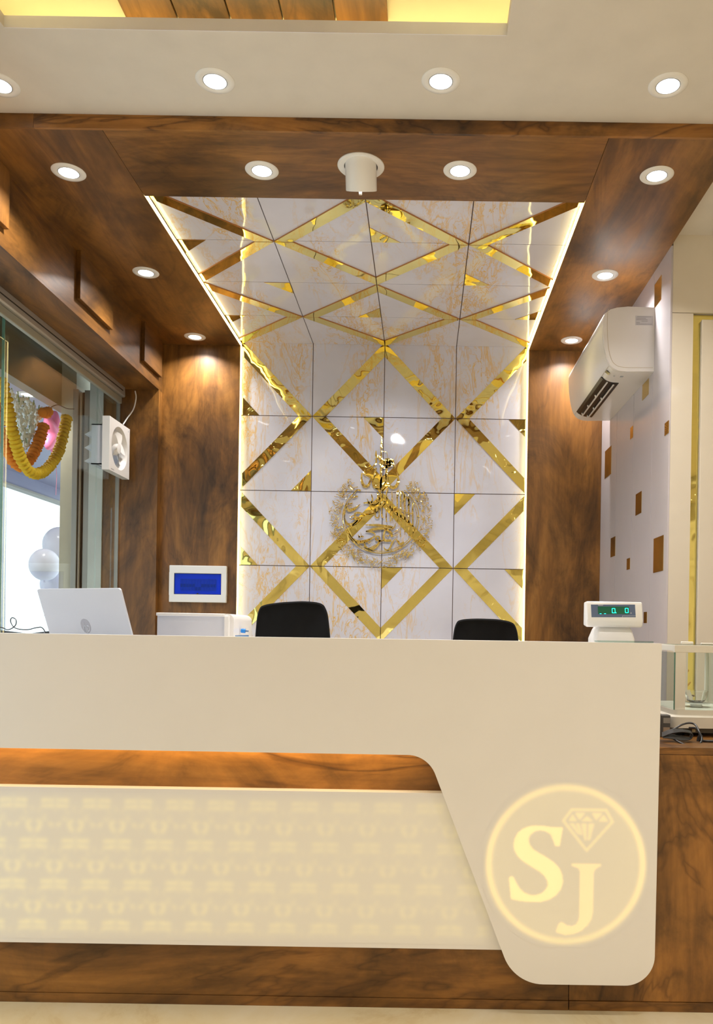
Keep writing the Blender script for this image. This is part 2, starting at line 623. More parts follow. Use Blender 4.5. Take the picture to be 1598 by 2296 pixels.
def lattice(to3, nrm, rows, tris, backing, mat, strip_t, gold):
    """to3(a,b): tile-unit coordinates -> surface point; nrm: outward normal"""
    n = Vector(nrm)
    for rrow in range(rows):
        for c in range(4):
            g = GAP / COLW
            quad = [(c + g, rrow + g), (c + 1 - g, rrow + g), (c + 1 - g, rrow + 1 - g), (c + g, rrow + 1 - g)]
            tile = MB().prism([to3(a, b) for a, b in quad], n * 0.008).build('marble_tile', mat, backing)
            # the bordered diamonds are centred at even columns, odd rows
            cc = c if c % 2 == 0 else c + 1
            rc = rrow if rrow % 2 == 1 else rrow + 1
            C = Vector((cc, rc))
            corners = [(c, rrow), (c + 1, rrow), (c + 1, rrow + 1), (c, rrow + 1)]
            ends = [Vector(p) for p in corners if abs(p[0] - cc) + abs(p[1] - rc) == 1]
            A, B = ends
            Ai, Bi = C + (A - C) * (1 - W), C + (B - C) * (1 - W)
            tc_ = Vector((c + 0.5, rrow + 0.5))
            q = []
            for p in (A, B, Bi, Ai):
                p = Vector((min(max(p.x, c + g), c + 1 - g), min(max(p.y, rrow + g), rrow + 1 - g)))
                q.append(p)
            base = [Vector(to3(p.x, p.y)) + n * 0.008 for p in q]
            MB().prism(base, n * strip_t, 0, 1).build('gold_strip', [gold, EDGE], tile)
            for (tc, tr, k, size) in tris:
                if (tc, tr) == (c, rrow):
                    k0 = corners[k]; k1 = corners[(k + 1) % 4]; k2 = corners[(k - 1) % 4]
                    K = Vector(k0)
                    tri = [K, K + (Vector(k1) - K) * size, K + (Vector(k2) - K) * size]
                    tri = [Vector((min(max(p.x, c + g), c + 1 - g), min(max(p.y, rrow + g), rrow + 1 - g))) for p in tri]
                    MB().prism([Vector(to3(p.x, p.y)) + n * 0.008 for p in tri], n * 0.002, 0, 1).build('gold_triangle', [gold, EDGE], tile)


Z0, RH = 2.966, 0.487
wall_b = MB().box(-2.06, X_RW + 0.06, Y_BACK + 0.008, 5.36, 0, Z_CEIL).build('wall_back', JOINT)
tag(wall_b, kind='structure')
wall_to3 = lambda a, b: (X_L + a * COLW, Y_BACK + 0.008, Z0 - b * RH)
# tile corner index: 0 top-left, 1 top-right, 2 bottom-right, 3 bottom-left
wall_tris = [(0, 0, 3, 0.26), (3, 1, 1, 0.25), (1, 1, 1, 0.28), (0, 1, 2, 0.28), (3, 2, 0, 0.29), (0, 2, 3, 0.27), (2, 3, 0, 0.29), (3, 3, 1, 0.28)]
lattice(wall_to3, (0, -1, 0), 6, wall_tris, wall_b, MARBLE_W, 0.002, GOLD)
# wood cladding on both sides of the bay
MB().box(-1.730, X_L - 0.002, Y_WOODB, Y_BACK + 0.008, 0, Z_SOFF).build('wood_panel', WOOD_Z, wall_b)
MB().box(X_R + 0.002, X_RW, Y_WOODB, Y_BACK + 0.008, 0, Z_SOFF).build('wood_panel', WOOD_Z2, wall_b)

D_ROW = (5.22 - Y_OPEN + 0.05) / 4
marb_c = MB().box(X_L - 0.01, X_R + 0.01, Y_OPEN - 0.06, 5.3, Z_MARB + 0.008, Z_CEIL - 0.001).build('marble_ceiling', JOINT)
tag(marb_c, kind='structure')
ceil_rows = [5.22, at_z(690, 712, Z_MARB).y, at_z(845, 637, Z_MARB).y, at_z(830, 543, Z_MARB).y, at_z(820, 443, Z_MARB).y]
dl = (5.22 - ceil_rows[3]) / 3
ceil_to3 = lambda a, b: (X_L + a * COLW, 5.22 - b * dl, Z_MARB + 0.008)
# corner index: 0 back-left, 1 back-right, 2 front-right, 3 front-left
ceil_tris = [(0, 0, 3, 0.27), (0, 1, 2, 0.30), (1, 1, 1, 0.30), (0, 2, 3, 0.30), (2, 3, 0, 0.30), (3, 2, 0, 0.30), (3, 1, 1, 0.30)]
lattice(ceil_to3, (0, 0, -1), 4, ceil_tris, marb_c, MARBLE_C, 0.007, GOLD_C)

# LED lines round the bay (a thing each: two overhead, two upright)
for x0, x1, lab in ((X_L, X_L + 0.008, 'glowing warm LED line along the overhead marble edge on the window side'),
                    (X_R - 0.008, X_R, 'glowing warm LED line along the overhead marble edge on the air conditioner side')):
    o = tag(MB().box(x0, x1, Y_OPEN + 0.001, 5.188, Z_SOFF + 0.001, Z_SOFF + 0.012).build('led_strip_light', LED), lab, 'light', 'led lines framing the marble bay')
for x0, x1, lab in ((X_L, X_L + 0.008, 'glowing upright LED line between marble wall and the wood panel with fuse box'),
                    (X_R - 0.008, X_R, 'glowing upright LED line between marble wall and the wood panel below air conditioner')):
    o = tag(MB().box(x0, x1, 5.190, 5.201, 0.02, Z_SOFF).build('led_strip_light', LED), lab, 'light', 'led lines framing the marble bay')

# ---------------- right: white laminate wall with grooves and gold rectangles
yg = [5.19, 4.78, 4.40, 4.04, 3.76]
wall_r = tag(MB().box(X_RW + 0.008, X_RW + 0.10, 3.885, 5.36, 0, Z_SOFF).build('wall_right', JOINT), kind='structure')
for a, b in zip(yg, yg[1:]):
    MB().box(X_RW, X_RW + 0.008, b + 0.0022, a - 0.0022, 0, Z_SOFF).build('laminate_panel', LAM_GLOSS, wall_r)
for (l, t, r_, b) in ((1467.5, 628, 1482.5, 681), (1440, 856, 1454, 891), (1413, 957, 1419, 983), (1490, 946, 1499, 974), (1356, 1006, 1370, 1068),
                      (1425, 1105, 1438, 1153), (1369, 1205, 1379, 1248), (1405, 1252, 1412, 1277), (1465, 1204, 1487, 1282), (1443, 1372, 1450, 1397)):
    p = at_x(l, (t + b) / 2, X_RW); q = at_x(r_, (t + b) / 2, X_RW)
    m = at_x((l + r_) / 2, t, X_RW); k = at_x((l + r_) / 2, b, X_RW)
    MB().box(X_RW - 0.0015, X_RW, q.y, p.y, k.z, m.z).build('gold_tile', GOLD_FLAT, wall_r)

# return wall facing the room, with gold mirror reveal round a raised white panel
YR = 3.76
wr = tag(MB().box(X_RW + 0.0085, 3.6, YR + 0.03, YR + 0.12, 0, Z_CEIL).build('wall_return', CREAM_PAINT), kind='structure')
zg = at_y(1560, 702, YR).z
xg0 = at_y(1551, 900, YR).x
MB().box(X_RW + 0.0085, 3.6, YR, YR + 0.03, zg + 0.0015, Z_CEIL).build('white_panel', LAM_BEIGE, wr)
MB().box(X_RW + 0.0085, xg0, YR, YR + 0.03, 0, zg - 0.0015).build('white_panel', LAM_BEIGE, wr)
MB().box(xg0, 2.6, YR + 0.022, YR + 0.03, 0, zg - 0.0015).build('gold_mirror_panel', GOLD, wr)
xg1 = at_y(1570, 900, YR).x
MB().box(xg1, 2.4, YR - 0.004, YR + 0.022, 0, at_y(1580, 717, YR).z, bev=0.003).build('raised_panel', LAM_BEIGE, wr)

# ---------------- left: beam over the window, pillar, raised wood blocks
ZB = 2.61
beam = tag(MB().box(-2.06, X_BEAM, 0.6, 5.21, ZB, Z_SOFF).build('beam_left', WOOD_Y2), kind='structure')
for y0, y1 in ((2.68, 3.23), (3.90, 4.31), (4.80, 5.12)):
    MB().box(X_BEAM, X_BEAM + 0.022, y0, y1, 2.685, Z_SOFF, bev=0.002).build('wood_block', WOOD_Z2 if y0 < 3.5 else WOOD_Y, beam)
pil = tag(MB().box(-2.06, X_BEAM, 5.13, 5.225, 0, ZB).build('pillar_left', WOOD_Z), kind='structure')

# glass shop front with a square opening for the exhaust fan
FY0, FY1, FZ0, FZ1 = 4.79, 5.03, 2.06, 2.30
mb = MB()
xs = (X_GLASS - 0.005, X_GLASS + 0.005)
ya, yb, za, zb = 3.722, 5.128, 0.0, 2.56
for (y0, y1, z0, z1) in ((ya, FY0, za, zb), (FY1, yb, za, zb), (FY0, FY1, za, FZ0), (FY0, FY1, FZ1, zb)):
    mb.box(*xs, y0, y1, z0, z1)
win = tag(mb.build('window_1', GLASS), kind='structure')
MB().box(X_GLASS - 0.006, X_GLASS + 0.006, 3.716, 3.7215, 0, 2.56).build('glass_edge', GLASS_G, win)
MB().box(X_GLASS - 0.012, X_GLASS + 0.010, 5.118, 5.130, 0, 2.55).build('edge_channel', ALU, win)
win2 = tag(MB().box(*xs, 1.2, 3.712, 0, 2.56).build('window_2', GLASS), kind='structure')
tag(MB().box(-2.06, -1.95, -4.2, 1.2, 0, Z_CEIL).build('wall_left', CREAM_PAINT), kind='structure')
tag(MB().box(-2.06, 3.6, -4.3, -4.2, 0, Z_CEIL).build('wall_front', CREAM_PAINT), kind='structure')
tag(MB().box(3.6, 3.7, -4.2, 3.9, 0, Z_CEIL).build('wall_far_right', CREAM_PAINT), kind='structure')

# outside: jamb, lintel, canopy, pavement, street
JB_W = simple('jamb_white', (0.62, 0.63, 0.58), 0.6)
JB_B = simple('jamb_beige', (0.52, 0.46, 0.34), 0.6)
LINT = simple('lintel_olive', (0.20, 0.165, 0.09), 0.5)
tag(MB().box(-2.146, -2.06, 5.12, 5.4, -0.06, 2.95).build('jamb_1', JB_W), kind='structure')
tag(MB().box(-2.345, -2.25, 5.16, 5.4, -0.06, 2.95).build('jamb_2', JB_B), kind='structure')
g = thing('shutter_guide', 'grey metal roller shutter guide with rusty pipe beside the window', 'rail', (-2.2, 5.16, -0.06))
iv = wpart(g)
MB().box(-2.185, -2.148, 5.13, 5.22, -0.06, 2.6, bev=0.003).build('channel', ALU, g, inv=iv)
MB().box(-2.25, -2.215, 5.11, 5.20, -0.06, 2.6, bev=0.003).build('channel', ALU, g, inv=iv)
MB().box(-2.215, -2.185, 5.18, 5.22, -0.06, 2.6).build('slot', DARK, g, inv=iv)
MB().tube([(-2.200, 5.12, -0.06), (-2.203, 5.12, 1.2), (-2.200, 5.12, 2.58)], 0.007, 8).build('pipe', simple('rusty_pipe', (0.34, 0.26, 0.19), 0.5), g, True, inv=iv)
tag(MB().box(-2.42, -2.345, 0.6, 6.4, 2.50, 2.97).build('lintel', LINT), kind='structure')
tag(MB().box(-2.33, -2.06, 0.6, 5.16, 2.90, 2.97).build('roof_slab', LINT), kind='structure')
CAN = simple('canopy_paint', (0.26, 0.26, 0.36), 0.4)
mb = MB().box(-4.0, -2.42, 0.6, 9.0, 2.55, 2.66)
mb.box(-3.98, -3.92, 0.6, 9.0, 2.42, 2.56)
can = tag(mb.build('canopy_ceiling', CAN), kind='structure')
MB().box(-4.0, -3.90, 0.6, 9.0, 2.40, 2.42).build('edge_trim', ALU, can)
tag(MB().box(-16, -2.06, -6, 22, -0.16, -0.10).build('street_ground', simple('street_concrete', (0.55, 0.55, 0.54), 0.8)), kind='structure')


# ================================================================== LAMPS
def make_downlight(watts):
    root = bpy.data.objects.new('downlight', None)
    root.empty_display_size = 0.05
    COL.objects.link(root)
    MB().lathe([(0.0415, -0.002), (0.0415, -0.004), (0.047, -0.0065), (0.062, -0.0045), (0.066, -0.001), (0.066, 0.0)], seg=40).build('trim_ring', PLASTIC_W, root, True)
    MB().lathe([(0.0415, -0.004), (0.0400, -0.001), (0.0400, -0.004), (0.0385, -0.0045), (0.0385, -0.0025)], seg=40).build('tilt_ring', PLASTIC_G, root, True)
    MB().lathe([(0.0, -0.003), (0.0385, -0.003)], seg=40).build('lens', LENS, root)
    la = bpy.data.lights.new('downlight_lamp', 'AREA')
    la.shape = 'DISK'
    la.size = 0.075
    la.energy = watts
    la.color = C_LIGHT
    la.spread = math.radians(136)
    lo = bpy.data.objects.new('downlight_lamp', la)
    COL.objects.link(lo)
    lo.parent = root
    lo.location = (0, 0, -0.008)
    return root


dl0 = make_downlight(P_CEIL)
spots = []
for px, what in ((-1, 'cut by the picture edge, nearest the window'), (482, 'second of four counted from the window'), (988, 'third of four counted from the window'), (1497, 'last of four, nearest the gold panel wall')):
    p = at_z(px, 181 if px < 1400 else 191, Z_CEIL)
    if px < 0:
        p = at_z(px, 190, Z_CEIL)
    spots.append((p, 'round white downlight in the plain white ceiling, ' + what, 'downlights in the white ceiling', P_CEIL))
wl = {(154, 386): 'front corner by the window beam', (587, 382): 'front row, on the window side of the spotlight',
      (1031, 382): 'front row, just past the spotlight', (1472, 393): 'front corner above the air conditioner wall',
      (327, 611): 'middle of the window side', (437, 755): 'back of the window side above the fuse box',
      (1356, 617): 'middle of the air conditioner side', (1281, 763): 'back of the air conditioner side beside the unit'}
for (px, py), t_ in wl.items():
    spots.append((at_z(px, py, Z_SOFF), 'round lit downlight in brown wood ceiling, ' + t_, 'downlights in the wood ceiling', P_SOFF))
for X in (-1.55, 0.75, 1.9, 3.0):  # unseen lamps added to light the counter and the room
    for Y in (1.35, -0.1, -1.6, -3.1):
        spots.append((Vector((X, Y, Z_CEIL)), 'added round white downlight, out of view, lighting the counter front', 'added downlights out of view', P_ROOM))
lamp_data = {}
for i, (p, lab, grp, w) in enumerate(spots):
    o = dl0 if i == 0 else copy_tree(dl0)
    o.location = p
    tag(o, lab, 'downlight', grp)
    if w != P_CEIL:
        for ch in o.children:
            if ch.type == 'LIGHT':
                key = (w, p.x > 1.5 and w == P_ROOM)
                if key not in lamp_data:
                    lamp_data[key] = ch.data.copy(); lamp_data[key].energy = w
                    if key[1]: lamp_data[key].color = (1.0, 0.91, 0.78)      # added lamps on that side, tinted to warm the counter
                ch.data = lamp_data[key]

# swivelling white spotlight aimed at the marble wall
SP = at_z(809, 372, Z_SOFF)
sp = thing('ceiling_spotlight', 'white pull-out cylinder spotlight hanging from the wood ceiling, aimed at marble wall', 'spotlight', SP)
MB().lathe([(0.066, -0.001), (0.066, -0.005), (0.088, -0.007), (0.092, -0.003), (0.092, 0.0)], seg=48).build('trim_ring', PLASTIC_W, sp, True)
MB().lathe([(0.066, -0.0012), (0.060, -0.0012)], seg=40).build('recess', DARK, sp)
ax = Vector((0.0, 0.52, -0.86)).normalized()
o0 = Vector((0, -0.030, 0.036))
MB().lathe([(0.0, 0.0), (0.0615, 0.0), (0.0615, 0.130), (0.060, 0.133), (0.0585, 0.130), (0.0585, 0.110), (0.0, 0.110)], o0, ax, 48).build('lamp_body', PLASTIC_W, sp, True)
side = Vector((1, 0, 0)); dn = ax.cross(side)
tip = o0 + ax * 0.138 + dn * (-0.055 if dn.y > 0 else 0.055)
MB().box(tip.x - 0.006, tip.x + 0.006, tip.y - 0.004, tip.y + 0.004, tip.z - 0.006, tip.z + 0.008, bev=0.001).build('pull_tab', PLASTIC_W, sp)
MB().lathe([(0.0, 0.114), (0.056, 0.114)], o0, ax, 32).build('lens', emissive('spot_lens', (0.95, 0.97, 1.0), 40.0), sp)
sl = bpy.data.lights.new('spotlight_lamp', 'SPOT')
sl.energy = 45; sl.spot_size = math.radians(38); sl.spot_blend = 0.6; sl.shadow_soft_size = 0.03; sl.color = (0.95, 0.97, 1.0)
slo = bpy.data.objects.new('spotlight_lamp', sl)
COL.objects.link(slo); slo.parent = sp
slo.location = o0 + ax * 0.14
tgt = Vector((-0.27, 5.2, 1.95)) - (SP + slo.location)
slo.rotation_euler = tgt.to_track_quat('-Z', 'Y').to_euler()

# ================================================================== RECEPTION COUNTER
YO, YP, YW = 2.28, 2.302, 2.340            # overlay front, lit panel front, wood front
CX0 = -1.90
ZT = 1.073
cnt = thing('reception_counter', 'white reception counter with wood bands, backlit patterned panel and glowing round emblem', 'counter', (-0.6, 2.6, 0))
iv = wpart(cnt)
poly = [(CX0, ZT), (0.678, ZT), (0.676, 0.0995), (0.262, 0.0995), (0.2257, 0.208), (0.067, 0.629), (0.022, 0.745), (CX0, 0.750)]
poly = round_poly([(CX0, ZT), (0.679, ZT), (0.672, 0.0995), (0.275, 0.0995), (0.020, 0.745), (CX0, 0.748)], [0, 0.003, 0.085, 0.12, 0.085, 0], 14)
fpan = MB().prism([(p.x, YO, p.y) for p in poly], (0, 0.020, 0)).build('front_panel', LAM_WHITE, cnt, inv=iv)
# lip thickness on top and right
MB().box(CX0, 0.679, YO + 0.020, YO + 0.085, 0.80, ZT).build('raised_ledge', LAM_WHITE, cnt, inv=iv)
MB().box(CX0, 0.676, YO + 0.085, 3.00, 0.955, 0.985).build('work_top', LAM_WHITE, cnt, inv=iv)
MB().box(0.655, 0.676, YO + 0.085, 3.00, 0.772, 0.955).build('side_panel', LAM_WHITE, cnt, inv=iv)
lit = MB().box(CX0, 0.26, YP, YW, 0.187, 0.633).build('backlit_panel', LAM_WHITE, cnt, inv=iv)
MB().box(CX0, 0.44, YW, YW + 0.02, 0.60, 0.80).build('wood_band', WOOD_CX, cnt, inv=iv)
MB().box(CX0, 0.44, YW, YW + 0.02, 0.028, 0.5995).build('wood_base', WOOD_CX2, cnt, inv=iv)
MB().box(CX0, 0.44, YW - 0.004, YW + 0.02, 0.0, 0.027, bev=0.001).build('plinth', WOOD_CX2, cnt, inv=iv)
MB().box(CX0, 0.0, YO + 0.0215, YW - 0.004, 0.753, 0.760).build('led_strip', LED_COUNTER, cnt, inv=iv)
MB().box(CX0, 0.655, 2.97, 2.99, 0.0, 0.955).build('back_panel', WOOD_CX2, cnt, inv=iv)


# ---- backlit artwork: light let through the panel, on a fine grid
def inside(poly_, X, Y):
    res = np.zeros(X.shape, bool)
    n = len(poly_)
    j = n - 1
    for i in range(n):
        xi, yi = poly_[i]; xj, yj = poly_[j]
        if yi != yj:
            cond = ((yi > Y) != (yj > Y)) & (X < (xj - xi) * (Y - yi) / (yj - yi) + xi)
            res ^= cond
        j = i
    return res


def blur(a, sig):
    k = int(sig * 3) + 1
    w = np.exp(-0.5 * (np.arange(-k, k + 1) / sig) ** 2); w /= w.sum()
    a = np.apply_along_axis(lambda m: np.convolve(m, w, 'same'), 0, a)
    return np.apply_along_axis(lambda m: np.convolve(m, w, 'same'), 1, a)


def glow_mat(name, col, strength):
    t = NT(name)
    t.setv(Base_Color=(0.77, 0.75, 0.735), Roughness=0.30)
    at = t.n('ShaderNodeAttribute', attribute_name='glow')
    t.setv(Emission_Color=col)
    t.l(t.math('MULTIPLY', at.outputs['Fac'], strength), t.b.inputs['Emission Strength'])
    return t.m


def grid_part(name, xs_, zs_, val, cells, y, mat, parent):
    """cells: boolean (nz-1, nx-1); val at grid points"""
    nz, nx = val.shape
    idx = -np.ones((nz, nx), int)
    use = np.zeros((nz, nx), bool)
    use[:-1, :-1] |= cells; use[1:, :-1] |= cells; use[:-1, 1:] |= cells; use[1:, 1:] |= cells
    idx[use] = np.arange(use.sum())
    zz, xx = np.nonzero(use)
    v = np.stack([xs_[xx], np.full(len(xx), y), zs_[zz]], 1)
    ci, cj = np.nonzero(cells)
    f = np.stack([idx[ci, cj], idx[ci, cj + 1], idx[ci + 1, cj + 1], idx[ci + 1, cj]], 1)
    me = bpy.data.meshes.new(name)
    me.vertices.add(len(v)); me.vertices.foreach_set('co', v.ravel())
    me.loops.add(f.size); me.loops.foreach_set('vertex_index', f.ravel().astype(np.int32))
    me.polygons.add(len(f))
    me.polygons.foreach_set('loop_start', np.arange(0, f.size, 4, dtype=np.int32))
    me.update(calc_edges=True)
    at = me.attributes.new('glow', 'FLOAT', 'POINT')
    at.data.foreach_set('value', val[use].astype(np.float32))
    me.materials.append(mat)
    me.validate()
    return link(bpy.data.objects.new(name, me), parent)


# emblem, traced in its own units (640 = ring radius)
S_OUT = [(748, 440), (725, 588), (688, 585), (680, 555), (652, 495), (612, 470), (570, 463), (520, 473), (487, 505), (475, 540), (482, 577), (512, 617), (560, 647),
         (620, 680), (680, 720), (725, 765), (750, 820), (756, 880), (740, 935), (702, 985), (650, 1018), (590, 1037), (500, 1042), (420, 1035), (342, 1020),
         (322, 850), (340, 838), (358, 842), (380, 890), (410, 935), (447, 967), (490, 984), (540, 986), (588, 970), (620, 940), (635, 905), (630, 868),
         (608, 832), (568, 797), (500, 757), (432, 715), (387, 672), (362, 627), (356, 580), (365, 530), (390, 485), (430, 452), (480, 433), (530, 426), (600, 430), (670, 440)]
J_OUT = [(825, 725), (1060, 725), (1058, 745), (1020, 765), (1005, 787), (1000, 830), (1000, 1120), (990, 1172), (960, 1222), (910, 1267), (850, 1293), (780, 1303),
         (705, 1280), (725, 1215), (745, 1198), (765, 1205), (792, 1225), (830, 1232), (865, 1218), (885, 1185), (892, 1140), (892, 790), (880, 765), (825, 745)]
D_OUT = [(812, 286), (1100, 286), (1158, 388), (942, 635), (740, 385)]
D_IN = [(822, 306), (1090, 306), (1134, 386), (942, 605), (764, 384)]
FACETS = [[(795, 385), (825, 330), (860, 385)], [(845, 320), (925, 320), (882, 378)], [(895, 385), (940, 345), (990, 385)], [(980, 320), (1065, 320), (1015, 378)],
          [(1035, 385), (1075, 330), (1112, 385)], [(800, 405), (835, 405), (890, 490), (872, 490)], [(850, 405), (880, 405), (908, 500), (892, 495)],
          [(895, 405), (940, 405), (940, 540), (925, 540)], [(955, 405), (1000, 405), (970, 530), (950, 540)]]
EC = at_y(1268, 1938, YO)
ER = 178 / F * YO / 638.0
step = 0.0017
half = 0.236
xs_ = np.arange(-half, half, step); zs_ = np.arange(-half, half, step)
GX, GZ = np.meshgrid(xs_, zs_)
LX, LY = 777 + GX / ER, 735 - GZ / ER
RR = np.hypot(LX - 777, LY - 735)
m_s = blur(inside(S_OUT, LX, LY).astype(float), 1.3)
m_j = blur(inside(J_OUT, LX, LY).astype(float), 1.3)
m_d = inside(D_OUT, LX, LY) & ~inside(D_IN, LX, LY)
for fc in FACETS:
    m_d |= inside(fc, LX, LY)
m_d = blur(m_d.astype(float), 1.6)
m_r = blur(((RR < 642) & (RR > 596)).astype(float), 2.6)
m_disc = blur((RR < 640).astype(float), 4.0)
ang = np.arctan2(735 - LY, LX - 777)
ringmod = 0.75 + 0.25 * np.cos(ang - 0.1) ** 2
tot = m_disc * (0.13 + 0.06 * (RR / 640) ** 2) + np.maximum.reduce([m_s * 0.62, m_j * 0.42, m_d * 0.34, m_r * 0.45 * ringmod])
EMB = glow_mat('backlit_emblem', (1.0, 0.72, 0.08), 0.66)
cellmax = lambda m: np.maximum.reduce([m[:-1, :-1], m[1:, :-1], m[:-1, 1:], m[1:, 1:]])
own_s = cellmax(m_s) > 0.04
own_j = (cellmax(m_j) > 0.04) & ~own_s
own_d = (cellmax(m_d) > 0.04) & ~own_s & ~own_j
own_r = (cellmax(m_r) > 0.04) & ~own_s & ~own_j & ~own_d
own_0 = (cellmax(m_disc) > 0.005) & ~own_s & ~own_j & ~own_d & ~own_r
for nm, own, lab in (('letter_s', own_s, 'glowing serif letter S'), ('letter_j', own_j, 'glowing serif letter J'), ('diamond_outline', own_d, 'glowing cut diamond drawing'),
                     ('emblem_ring', own_r, 'glowing thin ring'), ('emblem_disc', own_0, 'faintly glowing round field')):
    o = grid_part(nm, xs_ + EC.x, zs_ + EC.z, tot, own, YO - 0.0004, EMB, fpan)
    o['label'] = lab

# repeating backlit ornament of the long panel
step = 0.0026
xs_ = np.arange(-1.30, 0.24, step); zs_ = np.arange(0.200, 0.622, step)
GX, GZ = np.meshgrid(xs_, zs_)
PER = 0.1195
ROWH = 0.1165
acc = np.zeros(GX.shape)
ztop = 0.590
xc0 = -1.166
for row in range(4):
    zc = ztop - row * ROWH
    off = 0 if row % 2 == 0 else PER / 2
    dx = (GX - xc0 - off + PER / 2) % PER - PER / 2
    dz = GZ - zc
    for sz in (-1, 1):
        bar = (np.abs(np.abs(dx) - 0.0215) < 0.0165) & (np.abs(dz - sz * 0.0085 + 0.0012 * np.abs(dx) / 0.02) < 0.0042)
        acc = np.maximum(acc, bar * (1.0 if sz > 0 else 0.85))
    acc = np.maximum(acc, 0.25 * ((np.abs(dx) < 0.005) & (np.abs(dz) < 0.024)))
    # shell row beneath
    zc2 = zc - 0.060
    dx2 = (GX - xc0 - off) % PER - PER / 2
    rr = np.hypot(dx2, (GZ - zc2) * 0.85)
    th = np.arctan2(GZ - zc2, dx2)
    acc = np.maximum(acc, 0.80 * ((np.abs(rr - 0.0185 + 0.012 * np.maximum(0, np.sin(th))) < 0.0048) & (np.sin(th) < 0.8) & (np.abs(np.cos(th)) > 0.22)))
    acc = np.maximum(acc, 0.25 * ((rr < 0.044) & (rr > 0.027) & (np.sin(th) > 0.25) & (np.sin(th * 12) > 0.2)))
    for sx in (-1, 1):
        ddx = dx - sx * 0.0115; ddz = GZ - zc2 + 0.003
        q = np.abs(ddx * 0.7 + sx * ddz * 0.7)
        w_ = np.abs(ddx * 0.7 - sx * ddz * 0.7)
        acc = np.maximum(acc, 0.7 * ((q < 0.0075) & (w_ < 0.0042)))
        ddx = dx - sx * 0.030; ddz = GZ - zc2 - 0.012
        acc = np.maximum(acc, 0.4 * (np.hypot(ddx * 0.7, ddz) < 0.006))
acc = blur(acc, 2.2)
envel = blur(((GZ < 0.612) & (GZ > 0.208) & (GX < 0.20)).astype(float), 5.0)
fade = 0.55 + 0.45 * np.clip((-0.2 - GX) / 0.9, 0, 1)
val = envel * (0.075 + 0.46 * acc * fade)
PAT = glow_mat('backlit_ornament', (0.98, 0.76, 0.05), 0.56)
grid_part('backlit_ornament', xs_, zs_, val, np.ones((len(zs_) - 1, len(xs_) - 1), bool), YP - 0.0004, PAT, lit)['label'] = 'faint glowing rows of floral ornament'

# lower wooden counter that carries the balance
ZL = 0.770
lc = thing('side_counter', 'low brown wood counter carrying the glass balance, beside the white reception counter', 'counter', (1.3, 2.7, 0))
iv = wpart(lc)
MB().box(0.442, 2.3, YW, YW + 0.02, 0.028, ZL - 0.022, bev=0.0008).build('front_board', WOOD_CZ, lc, inv=iv)
MB().box(0.442, 2.3, YW - 0.004, YW + 0.02, 0, 0.027, bev=0.001).build('plinth', WOOD_CX2, lc, inv=iv)
MB().box(0.682, 2.3, YW - 0.001, 3.02, ZL - 0.021, ZL, bev=0.001).build('top_board', WOOD_CX, lc, inv=iv)
MB().box(2.28, 2.3, YW + 0.021, 3.0, 0, ZL - 0.022).build('end_board', WOOD_CZ, lc, inv=iv)
MB().box(0.70, 2.28, 2.98, 3.0, 0, ZL - 0.022).build('back_board', WOOD_CZ, lc, inv=iv)

# ================================================================== THINGS ON AND BEHIND THE COUNTER
Z_WT = 0.985


# ---- laptop (lid seen from behind, turned away from the room)
LH = at_y(273, 1315, 2.45)
LL = at_y(85, 1322, 2.60)
mid = (LH + LL) / 2
yaw = math.atan2(LH.y - LL.y, LH.x - LL.x)
lw = 0.357
tilt = math.radians(20)
lid_h = (1.2145 - Z_WT - 0.012) / math.cos(tilt)
back = Matrix.Rotation(yaw, 3, 'Z') @ Vector((0, lid_h * math.sin(tilt), 0))
lap = thing('laptop', 'open silver laptop seen from behind with round logo on its lid', 'laptop', (mid.x + back.x, mid.y + back.y, Z_WT), yaw)


def lidp(x, h, t):      # lid frame: x across, h up the lid, t towards the room (outside of lid)
    y0 = -0.0
    return (x, y0 - h * math.sin(tilt) - t * math.cos(tilt), 0.012 + h * math.cos(tilt) - t * math.sin(tilt))


out = round_poly([(-lw / 2, 0.0), (lw / 2, 0.0), (lw / 2, lid_h), (-lw / 2, lid_h)], [0.002, 0.002, 0.008, 0.008], 5)
a0 = [Vector(lidp(p.x, p.y, 0.0)) for p in out]
dvec = Vector(lidp(0, 0, 0.006)) - Vector(lidp(0, 0, 0))
lid = MB().prism(a0, dvec).build('lid', SILVER, lap)
MB().box(-lw / 2, lw / 2, 0.002, 0.205, 0.0, 0.014, bev=0.003).build('keyboard_base', SILVER, lap)
sc = [Vector(lidp(x, h, -0.0006)) for x, h in ((-0.168, 0.012), (0.168, 0.012), (0.168, lid_h - 0.01), (-0.168, lid_h - 0.01))]
MB().prism(sc, -dvec * 0.05).build('screen', simple('screen_dark', (0.01, 0.012, 0.02), 0.1), lid)
lx, lh = -0.006, 0.108
disc = [Vector(lidp(lx + 0.0205 * math.cos(a), lh + 0.0245 * math.sin(a), 0.0061)) for a in [2 * math.pi * k / 32 for k in range(32)]]
logo = MB().prism(disc, dvec * 0.06).build('logo_disc', simple('logo_grey', (0.36, 0.37, 0.42), 0.25, 0.6), lid)
me = text_mesh('hp', 0.037, SILVER, 'logo_letters', 0.0002, 0.28)
R3 = Matrix((Vector((1, 0, 0)), Vector((0, -math.sin(tilt), math.cos(tilt))), Vector((0, -math.cos(tilt), -math.sin(tilt))))).transposed().to_4x4()
c0 = Vector(lidp(lx, lh - 0.004, 0.0068))
me.transform(Matrix.Translation(c0) @ R3 @ Matrix.Diagonal((0.78, 1.3, 1, 1)))
link(bpy.data.objects.new('logo_letters', me), logo)

